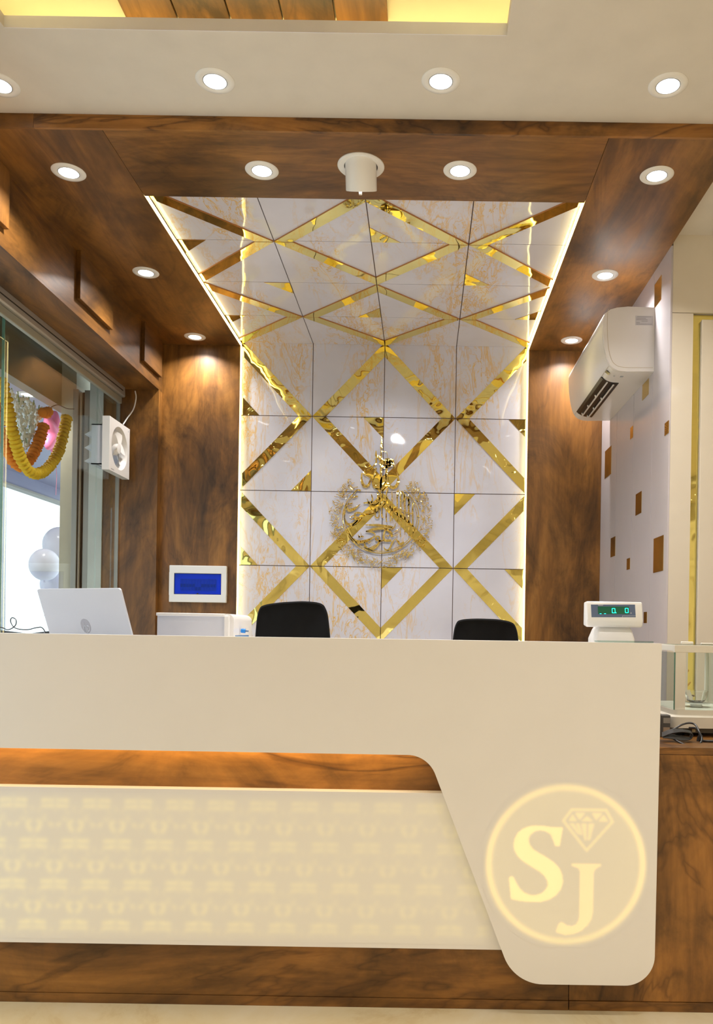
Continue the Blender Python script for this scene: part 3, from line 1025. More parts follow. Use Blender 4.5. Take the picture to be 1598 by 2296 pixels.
# ---- black cable beside it
pts = [at_y(-60, 1395, 2.60), at_y(0, 1406, 2.58), at_y(18, 1412, 2.55), at_y(34, 1403, 2.55), at_y(36, 1390, 2.56), at_y(27, 1385, 2.57), at_y(24, 1394, 2.57),
       at_y(34, 1408, 2.56), at_y(60, 1412, 2.56), at_y(84, 1407, 2.56), at_y(97, 1410, 2.58), at_y(112, 1440, 2.66)]
tag(MB().tube(catmull(pts, 6), 0.0016, 6).build('power_cable', BLACK, None, True), 'thin black cable looping above the white counter edge beside the laptop', 'cable')

# ---- printer
pr = thing('printer', 'low white printer with recessed grey back and a small blue pen tip at its side', 'printer', (-0.79, 2.90, Z_WT))
iv = wpart(pr)
a = at_y(350, 1376, 2.75); b = at_y(514, 1376, 2.75)
ztp = 1.146
prof = round_poly([(a.x, Z_WT + 0.004), (b.x + 0.012, Z_WT + 0.004), (b.x + 0.012, ztp), (a.x, ztp)], [0.004, 0.004, 0.022, 0.006], 8)
MB().prism([(p.x, 2.765, p.y) for p in prof], (0, 0.29, 0)).build('body', PLASTIC_W, pr, inv=iv)
fr_o = round_poly([(a.x, Z_WT + 0.004), (b.x, Z_WT + 0.004), (b.x, ztp), (a.x, ztp)], [0.004, 0.004, 0.020, 0.006], 8)
mb = MB()
mb.box(a.x, b.x - 0.016, 2.748, 2.766, ztp - 0.010, ztp, bev=0.002)
mb.box(b.x - 0.018, b.x, 2.748, 2.766, Z_WT + 0.004, ztp - 0.006, bev=0.004)
mb.box(a.x, b.x, 2.750, 2.766, Z_WT + 0.004, Z_WT + 0.03)
mb.build('back_rim', PLASTIC_W, pr, inv=iv)
MB().box(a.x + 0.001, b.x - 0.016, 2.760, 2.766, Z_WT + 0.03, ztp - 0.009).build('back_recess', simple('printer_grey', (0.62, 0.64, 0.70), 0.35), pr, inv=iv)
MB().box(b.x + 0.010, b.x + 0.0135, 2.79, 3.0, 1.062, 1.071).build('blue_stripe', simple('blue_print', (0.02, 0.16, 0.45), 0.4), pr, inv=iv)
MB().box(b.x + 0.010, b.x + 0.0132, 2.83, 2.99, 1.050, 1.060).build('output_slot', DARK, pr, inv=iv)
pen = thing('blue_pen', 'bright blue pen cap poking out at the printer side', 'pen', at_y(540, 1414, 2.86))
MB().lathe([(0.0, 0.0), (0.007, 0.0), (0.008, 0.008), (0.008, 0.016), (0.0, 0.016)], (0, 0, 0), (1, 0.1, -0.05), 12).build('cap', simple('cyan_blue', (0.02, 0.25, 0.75), 0.35), pen, True)
MB().lathe([(0.0, 0.016), (0.0035, 0.016), (0.003, 0.026), (0.0, 0.028)], (0, 0, 0), (1, 0.1, -0.05), 10).build('tip', simple('steel_blue', (0.10, 0.18, 0.30), 0.4), pen, True)

# ---- office chairs
def make_chair(label, top_px, cx_px, wpx, Y, yaw_, lean):
    tp = at_y(cx_px, top_px, Y)
    w = wpx / F * Y
    root = thing('office_chair', label, 'chair', (tp.x, Y + 0.03, 0), yaw_, 'black office chairs behind the counter')
    zt = tp.z
    bh = 0.52
    # backrest: rounded shield, slightly waisted and curved
    outl = [(-0.36, 0), (0.36, 0), (0.46, 0.12), (0.50, 0.45), (0.47, 0.80), (0.43, 0.93), (0.36, 0.982), (0.18, 1.0), (0, 0.998), (-0.18, 0.99), (-0.36, 0.970), (-0.43, 0.93), (-0.47, 0.80), (-0.50, 0.45), (-0.46, 0.12)]
    cv = catmull([(x * w, z * bh, 0) for x, z in outl], 4, True)
    n = len(cv)
    def P(p, d, k=1.0):
        x, z = p.x * k, bh * 0.5 + (p.y - bh * 0.5) * k
        return (x, -0.045 + 0.35 * x * x / w + d - 0.10 * z + 0.05, zt - bh + z + lean * x * 0.6)
    lay = [(-0.004, 0.90), (-0.016, 0.97), (-0.010, 1.0), (0.012, 1.0), (0.022, 0.97), (0.026, 0.88)]
    mb = MB()
    vs_ = [P(p, d, k) for d, k in lay for p in cv]
    vs_ += [P(Vector((0, bh * 0.5, 0)), -0.002), P(Vector((0, bh * 0.5, 0)), 0.027)]
    fs = []
    for i in range(len(lay) - 1):
        for k in range(n):
            fs.append((i * n + k, i * n + (k + 1) % n, (i + 1) * n + (k + 1) % n, (i + 1) * n + k))
    c1, c2 = len(vs_) - 2, len(vs_) - 1
    for k in range(n):
        fs.append((c1, (k + 1) % n, k))
        fs.append((c2, (len(lay) - 1) * n + k, (len(lay) - 1) * n + (k + 1) % n))
    mb.add(vs_, fs).build('backrest', BLACK_FAB, root, True)
    zs = zt - bh - 0.13
    MB().box(-0.23, 0.23, 0.0, 0.46, zs - 0.04, zs + 0.05, bev=0.03).build('seat', BLACK_FAB, root, True)
    MB().tube(catmull([(0, -0.02, zt - bh + 0.2), (0, -0.07, zt - bh), (0, -0.05, zs - 0.04), (0, 0.12, zs - 0.055)], 5), 0.018, 8).build('back_support', BLACK, root, True)
    MB().lathe([(0.0, 0.09), (0.035, 0.09), (0.035, 0.2), (0.025, 0.21), (0.025, zs - 0.04), (0.0, zs - 0.04)], (0, 0.2, 0), seg=16).build('gas_lift', CHROME, root, True)
    for k in range(5):
        a_ = 2 * math.pi * k / 5 + 0.3
        ex, ey = 0.27 * math.cos(a_), 0.2 + 0.27 * math.sin(a_)
        MB().tube([(0, 0.2, 0.12), (ex, ey, 0.075)], [0.026, 0.014], 8).build('base_leg', BLACK, root, True)
        MB().lathe([(0.0, -0.02), (0.026, -0.02), (0.028, 0), (0.026, 0.02), (0.0, 0.02)], (ex, ey, 0.028), (math.sin(a_), -math.cos(a_), 0), 14).build('caster', BLACK, root, True)
    return root


make_chair('black office chair in front of the gold diamond near the printer, the taller one', 1349, 655, 172, 4.10, 0.0, 0.05)
make_chair('black office chair by the upright LED line, the lower one', 1387, 1090, 156, 4.15, 0.0, -0.10)

# ---- weighing display
WD = at_y(1376, 1440, 2.45)
wd = thing('weighing_display', 'white weighing scale display with green digits on top of the white counter', 'scale display', (WD.x, 2.45, Z_WT))
k = 2.45 / F


def wp(px, py, Y=2.45):
    p = at_y(px, py, Y)
    return p


iv = wpart(wd)
# stand
zb0, zb1 = Z_WT, wp(1376, 1406).z
xb = (wp(1331, 1440).x, wp(1419, 1440).x)
cxs = (xb[0] + xb[1]) / 2
mb = MB()
levels = [(zb0, 1.0, 0.075), (wp(1376, 1432).z, 1.0, 0.075), (zb1 - 0.008, 0.90, 0.05), (zb1, 0.84, 0.042)]
hw = (xb[1] - xb[0]) / 2
ring = []
for z, kx, dy in levels:
    rp = round_poly([(-hw * kx, -dy * 0.6), (hw * kx, -dy * 0.6), (hw * kx, dy), (-hw * kx, dy)], [0.010] * 4, 4)
    ring.append([(cxs + p.x, 2.45 + p.y + 0.02, z) for p in rp])
n = len(ring[0])
vs_ = [p for rg in ring for p in rg]
fs = [(i * n + a_, i * n + (a_ + 1) % n, (i + 1) * n + (a_ + 1) % n, (i + 1) * n + a_) for i in range(len(ring) - 1) for a_ in range(n)]
fs.append(tuple(range((len(ring) - 1) * n, len(ring) * n)))
mb.add(vs_, fs).build('stand', PLASTIC_W, wd, True, inv=iv)
# head: box tilted back a little
h0, h1 = wp(1311, 1405), wp(1436, 1350)
hx0, hx1, hz0, hz1 = h0.x, h1.x, h0.z, h1.z
yf = 2.425
prof = [(yf, hz0 + 0.002), (yf - 0.006, hz0 + 0.020), (yf + 0.006, hz1 - 0.004), (yf + 0.012, hz1), (yf + 0.050, hz1 - 0.002), (yf + 0.052, hz0 + 0.004), (yf + 0.012, hz0 - 0.001)]
bm = bmesh.new()
vv = []
for x in (hx0, hx1):
    vv.append([bm.verts.new((x, p[0], p[1])) for p in prof])
bm.faces.new(vv[0]); bm.faces.new(list(reversed(vv[1])))
for i in range(len(prof)):
    j = (i + 1) % len(prof)
    bm.faces.new((vv[0][j], vv[0][i], vv[1][i], vv[1][j]))
bmesh.ops.recalc_face_normals(bm, faces=bm.faces[:])
bmesh.ops.bevel(bm, geom=bm.edges[:], offset=0.0055, segments=3, profile=0.6, affect='EDGES')
me = bpy.data.meshes.new('head'); bm.to_mesh(me); bm.free()
me.materials.append(PLASTIC_W)
me.polygons.foreach_set('use_smooth', [True] * len(me.polygons)); me.set_sharp_from_angle(angle=0.6)
head = link(bpy.data.objects.new('head', me), wd, iv)
# display window lies on the tilted face
fa, fb = Vector((0, yf - 0.006, hz0 + 0.020)), Vector((0, yf + 0.006, hz1 - 0.004))
fdir = (fb - fa).normalized(); fn_ = Vector((0, -fdir.z, fdir.y)).normalized()
if fn_.y > 0: fn_ = -fn_


def onface(px, py, off):
    p = wp(px, py, yf)
    s = (p.z - fa.z) / fdir.z
    q = fa + fdir * s + fn_ * off
    return Vector((p.x, q.y, q.z))


def face_quad(x0, y0, x1, y1, off, th=0.0006):
    return MB().prism([onface(x0, y1, off), onface(x1, y1, off), onface(x1, y0, off), onface(x0, y0, off)], fn_ * th)


bez = face_quad(1325, 1355.5, 1424, 1384, -0.0001).build('window', simple('display_blue_grey', (0.10, 0.14, 0.24), 0.25), head)
dsp = face_quad(1340, 1360, 1410, 1377, 0.0006).build('display', simple('display_green', (0.004, 0.035, 0.018), 0.2, emit=(0.0, 0.35, 0.14), es=0.18), head)
CY = emissive('digit_cyan', (0.02, 1.0, 0.62), 3.0)


def seg_zero(cx, cy, w, h, t, nm):
    mb = MB()
    for (x0, y0, x1, y1) in ((-w + t, -h, w - t, -h + t), (-w + t, h - t, w - t, h), (-w, -h + t * 0.4, -w + t, -t * 0.2), (-w, t * 0.2, -w + t, h - t * 0.4), (w - t, -h + t * 0.4, w, -t * 0.2), (w - t, t * 0.2, w, h - t * 0.4)):
        mb.prism([onface(cx + x0, cy + y1, 0.0013), onface(cx + x1, cy + y1, 0.0013), onface(cx + x1, cy + y0, 0.0013), onface(cx + x0, cy + y0, 0.0013)], fn_ * 0.0002)
    return mb.build(nm, CY, head)


seg_zero(1375, 1369.5, 3.9, 5.6, 1.25, 'digit_zero')
seg_zero(1404.5, 1369, 3.9, 5.6, 1.25, 'digit_zero')
face_quad(1379.2, 1373.3, 1380.8, 1375.2, 0.0013, 0.0002).build('decimal_point', CY, head)
for x in (1345.5, 1355.5):
    face_quad(x - 2, 1375.7, x + 2, 1376.8, 0.0013, 0.0002).build('indicator', CY, head)
WPRINT = simple('white_print', (0.75, 0.75, 0.75), 0.5)


def facetext(txt, px, py, size, mat, nm):
    me = text_mesh(txt, size, mat, nm, 0.0001)
    Rm = Matrix((Vector((1, 0, 0)), fdir, fn_)).transposed().to_4x4()
    me.transform(Matrix.Translation(onface(px, py, 0.0009)) @ Rm)
    return link(bpy.data.objects.new(nm, me), head)


facetext('WEIGHT', 1346.5, 1357.4, 0.0042, WPRINT, 'print_weight')
facetext('g', 1414, 1374, 0.006, WPRINT, 'print_unit')
for (x0, y0, x1, y1) in ((1394, 1380.9, 1424, 1381.4), (1394, 1380.9, 1394.6, 1383.5)):
    face_quad(x0, y0, x1, y1, 0.0007, 0.0002).build('print_line', WPRINT, head)

# ---- glass sheet lying on the counter ledge by the display
tag(MB().box(wp(1318, 1440).x, 0.664, YO + 0.03, YO + 0.08, ZT + 0.0003, ZT + 0.0053, bev=0.0008).build('glass_sheet', glass('sheet_glass', (0.72, 0.82, 0.78))), 'thin clear glass sheet on the counter edge under the display', 'glass sheet')

# ---- analytical balance on the low counter
Yb0, Yb1 = 2.60, 2.90
bx0 = at_y(1511, 1500, Yb0).x
bx1 = bx0 + 0.215
bal = thing('analytical_balance', 'cream analytical balance with glass draft shield on the low wood counter', 'balance', ((bx0 + bx1) / 2, 2.75, ZL))
iv = wpart(bal)
BC = simple('balance_cream', (0.74, 0.71, 0.62), 0.28, grain=0.01)
zf0, zf1, zf2 = ZL + 0.028, at_y(1550, 1592, Yb0).z, at_y(1550, 1455, Yb0).z
zf3 = at_y(1550, 1447, Yb0).z
bo = round_poly([(bx0 - 0.014, Yb0 - 0.02), (bx1 + 0.014, Yb0 - 0.02), (bx1 + 0.014, Yb1 + 0.05), (bx0 - 0.014, Yb1 + 0.05)], [0.03] * 4, 6)
mid_o = round_poly([(bx0 - 0.004, Yb0 - 0.008), (bx1 + 0.004, Yb0 - 0.008), (bx1 + 0.004, Yb1 + 0.05), (bx0 - 0.004, Yb1 + 0.05)], [0.024] * 4, 6)
n = len(bo)
lv = [(bo, zf0), (bo, zf0 + (zf1 - zf0) * 0.62), (mid_o, zf0 + (zf1 - zf0) * 0.72), (mid_o, zf1)]
vs_ = [(p.x, p.y, z) for pl, z in lv for p in pl]
fs = [(i * n + a_, i * n + (a_ + 1) % n, (i + 1) * n + (a_ + 1) % n, (i + 1) * n + a_) for i in range(3) for a_ in range(n)] + [tuple(range(3 * n, 4 * n)), tuple(range(n - 1, -1, -1))]
MB().add(vs_, fs).build('base', BC, bal, True, inv=iv)
MB().box(bx0 + 0.01, bx1, Yb0 + 0.01, Yb1 + 0.02, ZL + 0.010, ZL + 0.030).build('underside', simple('balance_grey', (0.16, 0.16, 0.15), 0.5), bal, inv=iv)
for fx_, fy_ in ((bx0 + 0.03, Yb0 + 0.03), (bx1 - 0.03, Yb0 + 0.03), (bx0 + 0.03, Yb1), (bx1 - 0.03, Yb1)):
    MB().lathe([(0.014, 0), (0.016, 0.004), (0.012, 0.012), (0.0, 0.012)], (fx_, fy_, ZL), seg=16).build('foot', BLACK, bal, True, inv=iv)
pw = 26 / F * Yb0
for (x0, x1, y0, y1) in ((bx0 + 0.004, bx0 + pw, Yb0, Yb0 + 0.012), (bx1 - pw, bx1 - 0.004, Yb0, Yb0 + 0.012), (bx0, bx0 + 0.012, Yb1 - 0.012, Yb1), (bx1 - 0.012, bx1, Yb1 - 0.012, Yb1)):
    MB().box(x0, x1, y0, y1, zf1, zf2, bev=0.001).build('post', BC, bal, inv=iv)
mb = MB()
mb.box(bx0, bx1, Yb0 - 0.001, Yb0 + 0.014, zf2 - 0.012, zf3, bev=0.001)
mb.box(bx0, bx1, Yb1 - 0.014, Yb1, zf2 - 0.012, zf3, bev=0.001)
mb.box(bx0, bx0 + 0.012, Yb0 + 0.014, Yb1 - 0.014, zf2 - 0.008, zf3, bev=0.001)
mb.box(bx1 - 0.012, bx1, Yb0 + 0.014, Yb1 - 0.014, zf2 - 0.008, zf3, bev=0.001)
mb.build('top_frame', BC, bal, inv=iv)
MB().box(bx0 + 0.001, bx0 + 0.004, Yb0 + 0.004, Yb1 - 0.012, zf1, zf2 - 0.012).build('side_pane', GLASS, bal, inv=iv)
MB().box(bx0 + 0.0005, bx0 + 0.0045, Yb0 + 0.001, Yb0 + 0.004, zf1, zf2 - 0.010).build('pane_edge', GLASS_G, bal, inv=iv)
MB().box(bx1 - 0.004, bx1 - 0.001, Yb0 + 0.004, Yb1 - 0.012, zf1, zf2 - 0.012).build('side_pane', GLASS, bal, inv=iv)
MB().box(bx0 + pw, bx1 - pw, Yb0 + 0.004, Yb0 + 0.007, zf1, zf2 - 0.012).build('front_pane', GLASS, bal, inv=iv)
MB().box(bx0 + 0.05, bx1 - 0.012, Yb0 + 0.014, Yb1 - 0.014, zf3 - 0.003, zf3 + 0.001).build('top_pane', GLASS, bal, inv=iv)
hx = at_y(1525, 1441, Yb0 + 0.03).x
MB().box(hx, hx + 0.040, Yb0 + 0.02, Yb0 + 0.032, zf3 + 0.001, zf3 + 0.012, bev=0.003).build('top_handle', BC, bal, inv=iv)
MB().box(hx + 0.075, hx + 0.13, Yb0 + 0.05, Yb0 + 0.062, zf3 + 0.001, zf3 + 0.008, bev=0.003).build('top_handle', BC, bal, inv=iv)
MB().box(bx0 - 0.005, bx0 + 0.0005, Yb1 - 0.08, Yb1 - 0.055, zf1 + 0.07, zf1 + 0.11, bev=0.002).build('side_handle', BC, bal, inv=iv)
pan_c = (at_y(1560, 1585, 2.72).x, 2.72)
MB().lathe([(0.0, 0.0), (0.02, 0.0), (0.02, 0.010), (0.045, 0.012), (0.046, 0.016), (0.0, 0.016)], (pan_c[0], pan_c[1], zf1), seg=32).build('weighing_pan', CHROME, bal, True, inv=iv)
MB().box(bx0 + 0.035, bx0 + 0.06, Yb0 - 0.002, Yb0 + 0.012, ZL + 0.012, ZL + 0.027).build('power_socket', BLACK, bal, inv=iv)
MB().box(bx0 + 0.062, bx0 + 0.074, Yb0 + 0.006, Yb0 + 0.012, ZL + 0.013, ZL + 0.026).build('signal_socket', simple('socket_cream', (0.7, 0.66, 0.45), 0.4), bal, inv=iv)
gbt = NT('bowl_glass')
gbt.setv(Base_Color=(0.96, 0.97, 0.97), Roughness=0.0)
gbt.b.inputs['Transmission Weight'].default_value = 1.0
gbt.b.inputs['IOR'].default_value = 1.48
GB = gbt.m
bwl = thing('glass_bowl', 'small clear glass bowl with cut base inside the balance', 'bowl', (pan_c[0], pan_c[1], zf1 + 0.016))
MB().lathe([(0.0, 0.001), (0.022, 0.001), (0.030, 0.006), (0.036, 0.020), (0.0385, 0.036), (0.040, 0.0385), (0.0375, 0.0385), (0.034, 0.021), (0.028, 0.009), (0.0, 0.005)], seg=40).build('bowl_wall', GB, bwl, True)
CUT = simple('cut_glass_sparkle', (0.95, 0.95, 0.95), 0.05, 0.9)
for q in range(14):
    a_ = 2 * math.pi * q / 14
    rr_ = 0.012 + 0.012 * (q % 2)
    MB().lathe([(0.0, 0.0), (0.0022, 0.002), (0.0, 0.0042)], (rr_ * math.cos(a_), rr_ * math.sin(a_), 0.006), (0, 0, 1), 4).build('cut_facet', CUT, bwl)

# power adapter and its tangle of cable
ad = thing('power_adapter', 'black power adapter standing between the white counter and the balance', 'adapter', (at_y(1492, 1640, 2.58).x, 2.585, ZL))
xa0, xa1 = at_y(1478, 1610, 2.58).x, at_y(1500, 1610, 2.58).x
iv = wpart(ad)
MB().box(xa0, xa1, 2.565, 2.60, ZL + 0.0005, at_y(1490, 1602, 2.58).z, bev=0.003).build('case', simple('adapter_grey', (0.08, 0.075, 0.07), 0.5), ad, inv=iv)
MB().box(xa0 + 0.008, xa1 - 0.002, 2.5643, 2.565, ZL + 0.045, ZL + 0.062).build('rating_label', simple('label_silver', (0.30, 0.28, 0.25), 0.4), ad, inv=iv)
MB().box(xa0 + 0.008, xa1 - 0.003, 2.5643, 2.565, ZL + 0.016, ZL + 0.032).build('warning_label', simple('label_tan', (0.34, 0.26, 0.19), 0.5), ad, inv=iv)
YCB = 2.47
cab = thing('coiled_cable', 'tangle of black cables lying on the low wood counter before the balance', 'cable', (at_y(1530, 1660, YCB).x, YCB, ZL))
iv = wpart(cab)
CAB = simple('cable_black', (0.02, 0.02, 0.022), 0.35)


def cpt(px, py, lift=0.0):
    """pixel -> point on the counter top, or raised above it"""
    p = at_z(px, max(py, 1660), ZL + 0.004)
    if lift:
        p = at_y(px, py, p.y)
    return p


big = [(1484, 1644), (1497, 1640), (1512, 1634), (1528, 1625), (1545, 1621), (1558, 1625), (1567, 1640), (1573, 1656), (1568, 1668), (1552, 1672), (1530, 1668), (1512, 1658), (1496, 1648)]
yy = [2.50, 2.50, 2.50, 2.51, 2.52, 2.51, 2.48, 2.46, 2.44, 2.42, 2.42, 2.45, 2.48]
MB().tube(catmull([at_y(p[0], p[1], y) for p, y in zip(big, yy)], 5), 0.0030, 8).build('cable_loop', CAB, cab, True, inv=iv)
for q in range(6):
    y0 = 2.45 + 0.006 * q
    dy = q * 1.6
    loop = [(1484, 1652 - dy), (1505, 1644 - dy), (1530, 1641 - dy * 0.6), (1548, 1644 - dy * 0.4), (1552 - q, 1650), (1545, 1658 - dy * 0.5), (1525, 1659 - dy), (1500, 1655 - dy), (1486, 1654 - dy)]
    pts = []
    for px, py in loop:
        p = at_y(px, py, y0)
        p.z = max(p.z, ZL + 0.0035)
        pts.append(p)
    MB().tube(catmull(pts, 5), 0.0023, 7).build('cable_coil', CAB, cab, True, inv=iv)
tail = [at_y(1545, 1632, 2.56), at_y(1562, 1634, 2.53), at_y(1570, 1650, 2.50), at_y(1575, 1664, 2.47), at_y(1588, 1667, 2.46), at_y(1610, 1665, 2.46), at_y(1640, 1664, 2.46)]
for p in tail: p.z = max(p.z, ZL + 0.004)
MB().tube(catmull(tail, 5), 0.0036, 8).build('mains_lead', CAB, cab, True, inv=iv)
p0 = at_y(1568, 1655, 2.485)
MB().lathe([(0.0, -0.012), (0.006, -0.012), (0.008, 0.0), (0.006, 0.012), (0.0, 0.012)], (p0.x, p0.y, max(p0.z, ZL + 0.009)), (0.4, 0, 1), 12).build('plug', CAB, cab, True, inv=iv)

# ================================================================== THINGS ON THE WALLS
# fuse box
a = at_y(383, 1268, Y_WOODB); b = at_y(509, 1352, Y_WOODB)
fb_ = thing('fuse_box', 'white wall fuse box with a blue tinted window', 'fuse box', ((a.x + b.x) / 2, Y_WOODB, (a.z + b.z) / 2))
iv = wpart(fb_)
hw, hh = (b.x - a.x) / 2, (a.z - b.z) / 2
cx_, cz_ = (a.x + b.x) / 2, (a.z + b.z) / 2
ww, wh = hw * 0.825, hh * 0.565
fy = Y_WOODB - 0.032
mb = MB()
# bowed frame: four bevelled bars
mb.box(cx_ - hw, cx_ + hw, fy, Y_WOODB - 0.0005, cz_ + wh, cz_ + hh, bev=0.004)
mb.box(cx_ - hw, cx_ + hw, fy, Y_WOODB - 0.0005, cz_ - hh, cz_ - wh, bev=0.004)
mb.box(cx_ - hw, cx_ - ww, fy + 0.0002, Y_WOODB - 0.0005, cz_ - wh - 0.006, cz_ + wh + 0.006)
mb.box(cx_ + ww, cx_ + hw, fy + 0.0002, Y_WOODB - 0.0005, cz_ - wh - 0.006, cz_ + wh + 0.006)
mb.build('frame', PLASTIC_W, fb_, inv=iv)
MB().box(cx_ - ww, cx_ + ww, Y_WOODB - 0.006, Y_WOODB - 0.0006, cz_ - wh, cz_ + wh).build('back_plate', simple('fuse_back_pale', (0.60, 0.66, 0.85), 0.4), fb_, inv=iv)
FUSE = simple('breaker_grey', (0.16, 0.17, 0.24), 0.4)
for q in range(12):
    if q in (5, 6):
        pass
    x0 = cx_ - ww * 0.76 + q * (ww * 1.52 / 12)
    brk = MB().box(x0, x0 + ww * 1.52 / 12 - 0.001, fy + 0.012, Y_WOODB - 0.006, cz_ - wh * 0.62, cz_ + wh * 0.5).build('breaker', FUSE, fb_, inv=iv)
    MB().box(x0 + 0.002, x0 + ww * 1.52 / 12 - 0.003, fy + 0.007, fy + 0.012, cz_ - wh * (0.62 if q in (5, 6) else 0.30), cz_ - wh * (0.30 if q in (5, 6) else 0.0)).build('switch', BLACK, brk)
bt = NT('blue_tint_glass')
bt.t.nodes.remove(bt.b)
tr = bt.n('ShaderNodeBsdfTransparent'); tr.inputs[0].default_value = (0.24, 0.42, 1.0, 1)
df = bt.n('ShaderNodeBsdfPrincipled'); df.inputs['Base Color'].default_value = (0.05, 0.17, 0.95, 1); df.inputs['Roughness'].default_value = 0.12
mx = bt.n('ShaderNodeMixShader'); mx.inputs[0].default_value = 0.17
bt.l(tr.outputs[0], mx.inputs[1]); bt.l(df.outputs[0], mx.inputs[2]); bt.l(mx.outputs[0], bt.t.nodes['Material Output'].inputs[0])
pane = MB().box(cx_ - ww + 0.001, cx_ + ww - 0.001, fy + 0.003, fy + 0.005, cz_ - wh + 0.001, cz_ + wh - 0.001).build('tinted_door', bt.m, fb_, inv=iv)
MB().box(cx_ - 0.006, cx_ + 0.006, fy + 0.001, fy + 0.003, cz_ - wh + 0.001, cz_ - wh + 0.008).build('latch', BLACK, pane)
mb = MB()
t2 = 0.0022
mb.box(cx_ - ww, cx_ + ww, fy + 0.001, fy + 0.006, cz_ + wh - t2, cz_ + wh); mb.box(cx_ - ww, cx_ + ww, fy + 0.001, fy + 0.006, cz_ - wh, cz_ - wh + t2)
mb.box(cx_ - ww, cx_ - ww + t2, fy + 0.001, fy + 0.006, cz_ - wh + t2, cz_ + wh - t2); mb.box(cx_ + ww - t2, cx_ + ww, fy + 0.001, fy + 0.006, cz_ - wh + t2, cz_ + wh - t2)
mb.build('window_gasket', BLACK, fb_, inv=iv)

# air conditioner
ac = thing('air_conditioner', 'white split air conditioner on the white wall with the gold rectangles', 'air conditioner', (X_RW, 4.49, 2.41))
iv = wpart(ac)
AY0, AY1 = 4.02, 4.968
prof = catmull([(1.00, 2.4100, 0), (0.955, 2.415, 0), (0.920, 2.436, 0), (0.898, 2.480, 0), (0.884, 2.545, 0), (0.877, 2.61, 0), (0.874, 2.668, 0)], 4)
body = [(X_RW - 0.0005, 2.413)] + [(p.x, p.y) for p in prof] + [(0.876, 2.682), (0.884, 2.700), (0.912, 2.722), (0.945, 2.732), (1.0, 2.738), (X_RW - 0.0005, 2.735)]
MB().prism([(x, AY0 + 0.016, z) for x, z in body], (0, AY1 - AY0 - 0.032, 0)).build('casing', PLASTIC_AC, ac, True, math.radians(28), inv=iv)


def shrink(pts, k, cx__=1.03, cz__=2.575):
    return [(cx__ + (x - cx__) * k if x < 1.1 else x, cz__ + (z - cz__) * k) for x, z in pts]


for y0, y1, nm in ((AY0, AY0 + 0.0152, 'end_cap'), (AY1 - 0.0152, AY1, 'end_cap')):
    MB().prism([(x, y0, z) for x, z in shrink(body, 0.992)], (0, y1 - y0, 0)).build(nm, PLASTIC_AC, ac, True, math.radians(28), inv=iv)
# outlet in the underside with two white vanes
ox0, ox1, oy0, oy1 = 0.912, 1.005, 4.20, 4.87
out = MB()
out.prism([(0.909, oy0, 2.4400), (0.9205, oy0, 2.4285), (0.9550, oy0, 2.4120), (1.003, oy0, 2.4065), (1.003, oy0, 2.4125), (0.925, oy0, 2.44)], (0, oy1 - oy0, 0))
out = out.build('air_outlet', simple('outlet_black', (0.010, 0.010, 0.010), 0.3), ac, inv=iv)
for t_ in (0.36, 0.72):
    x = 0.912 + (1.003 - 0.912) * t_
    z = 2.434 - 0.030 * min(1, t_ * 1.25)
    vane = MB().box(x - 0.004, x + 0.004, oy0 + 0.006, oy1 - 0.004, z - 0.009, z - 0.004, bev=0.001).build('vane', PLASTIC_AC, ac, inv=iv)
    for yk in (4.46, 4.66, 4.83):
        MB().lathe([(0.0, -0.002), (0.007, -0.002), (0.007, 0.002), (0.0, 0.002)], (x - 0.008, yk, z - 0.005), (1, 0, 0.3), 10).build('vane_clip', PLASTIC_AC, vane)
dpl = MB().prism([(0.912, 4.085, 2.4375), (0.930, 4.085, 2.4235), (0.930, 4.115, 2.4235), (0.912, 4.115, 2.4375)], (-0.001, 0, -0.0014)).build('signal_window', simple('ac_window', (0.03, 0.02, 0.015), 0.1), ac, inv=iv)
MB().box(0.950, 0.957, 4.09, 4.098, 2.409, 2.4115).build('indicator_print', PLASTIC_G, ac, inv=iv)
MB().box(0.985, 1.000, 4.09, 4.10, 2.4065, 2.4095).build('indicator_print', PLASTIC_G, ac, inv=iv)
# rating sticker on the near end
st0, st1 = at_y(1424, 708, AY0), at_y(1463, 730, AY0)
stk = MB().box(st0.x, st1.x, AY0 - 0.0008, AY0 - 0.0001, st1.z, st0.z).build('rating_sticker', simple('sticker_grey', (0.55, 0.53, 0.52), 0.4), ac, inv=iv)
INK = simple('sticker_ink', (0.20, 0.19, 0.19), 0.6)
dz = (st0.z - st1.z)
for q, (f0, f1) in enumerate(((0.1, 0.9), (0.05, 0.6), (0.05, 0.7), (0.35, 0.7), (0.05, 0.25), (0.05, 0.95))):
    z = st0.z - dz * (0.10 + 0.155 * q)
    MB().box(st0.x + (st1.x - st0.x) * f0, st0.x + (st1.x - st0.x) * f1, AY0 - 0.0011, AY0 - 0.0008, z - dz * 0.02, z + dz * 0.02).build('printed_line', INK, stk)
# seams on the end: front panel line
seam = [(0.905, 2.722), (0.899, 2.70), (0.899, 2.62), (0.905, 2.54), (0.918, 2.48), (0.94, 2.447), (0.985, 2.432), (1.13, 2.432)]
MB().tube(catmull([(x, AY0 - 0.0002, z) for x, z in seam], 5), 0.0010, 6).build('end_seam', simple('seam_tan', (0.50, 0.40, 0.26), 0.5), ac, True, inv=iv)
MB().tube([(0.9135, AY0 + 0.02, 2.4435), (0.9135, AY1 - 0.02, 2.4435)], 0.0010, 6).build('panel_seam', simple('seam_tan', (0.50, 0.40, 0.26), 0.5), ac, True, inv=iv)

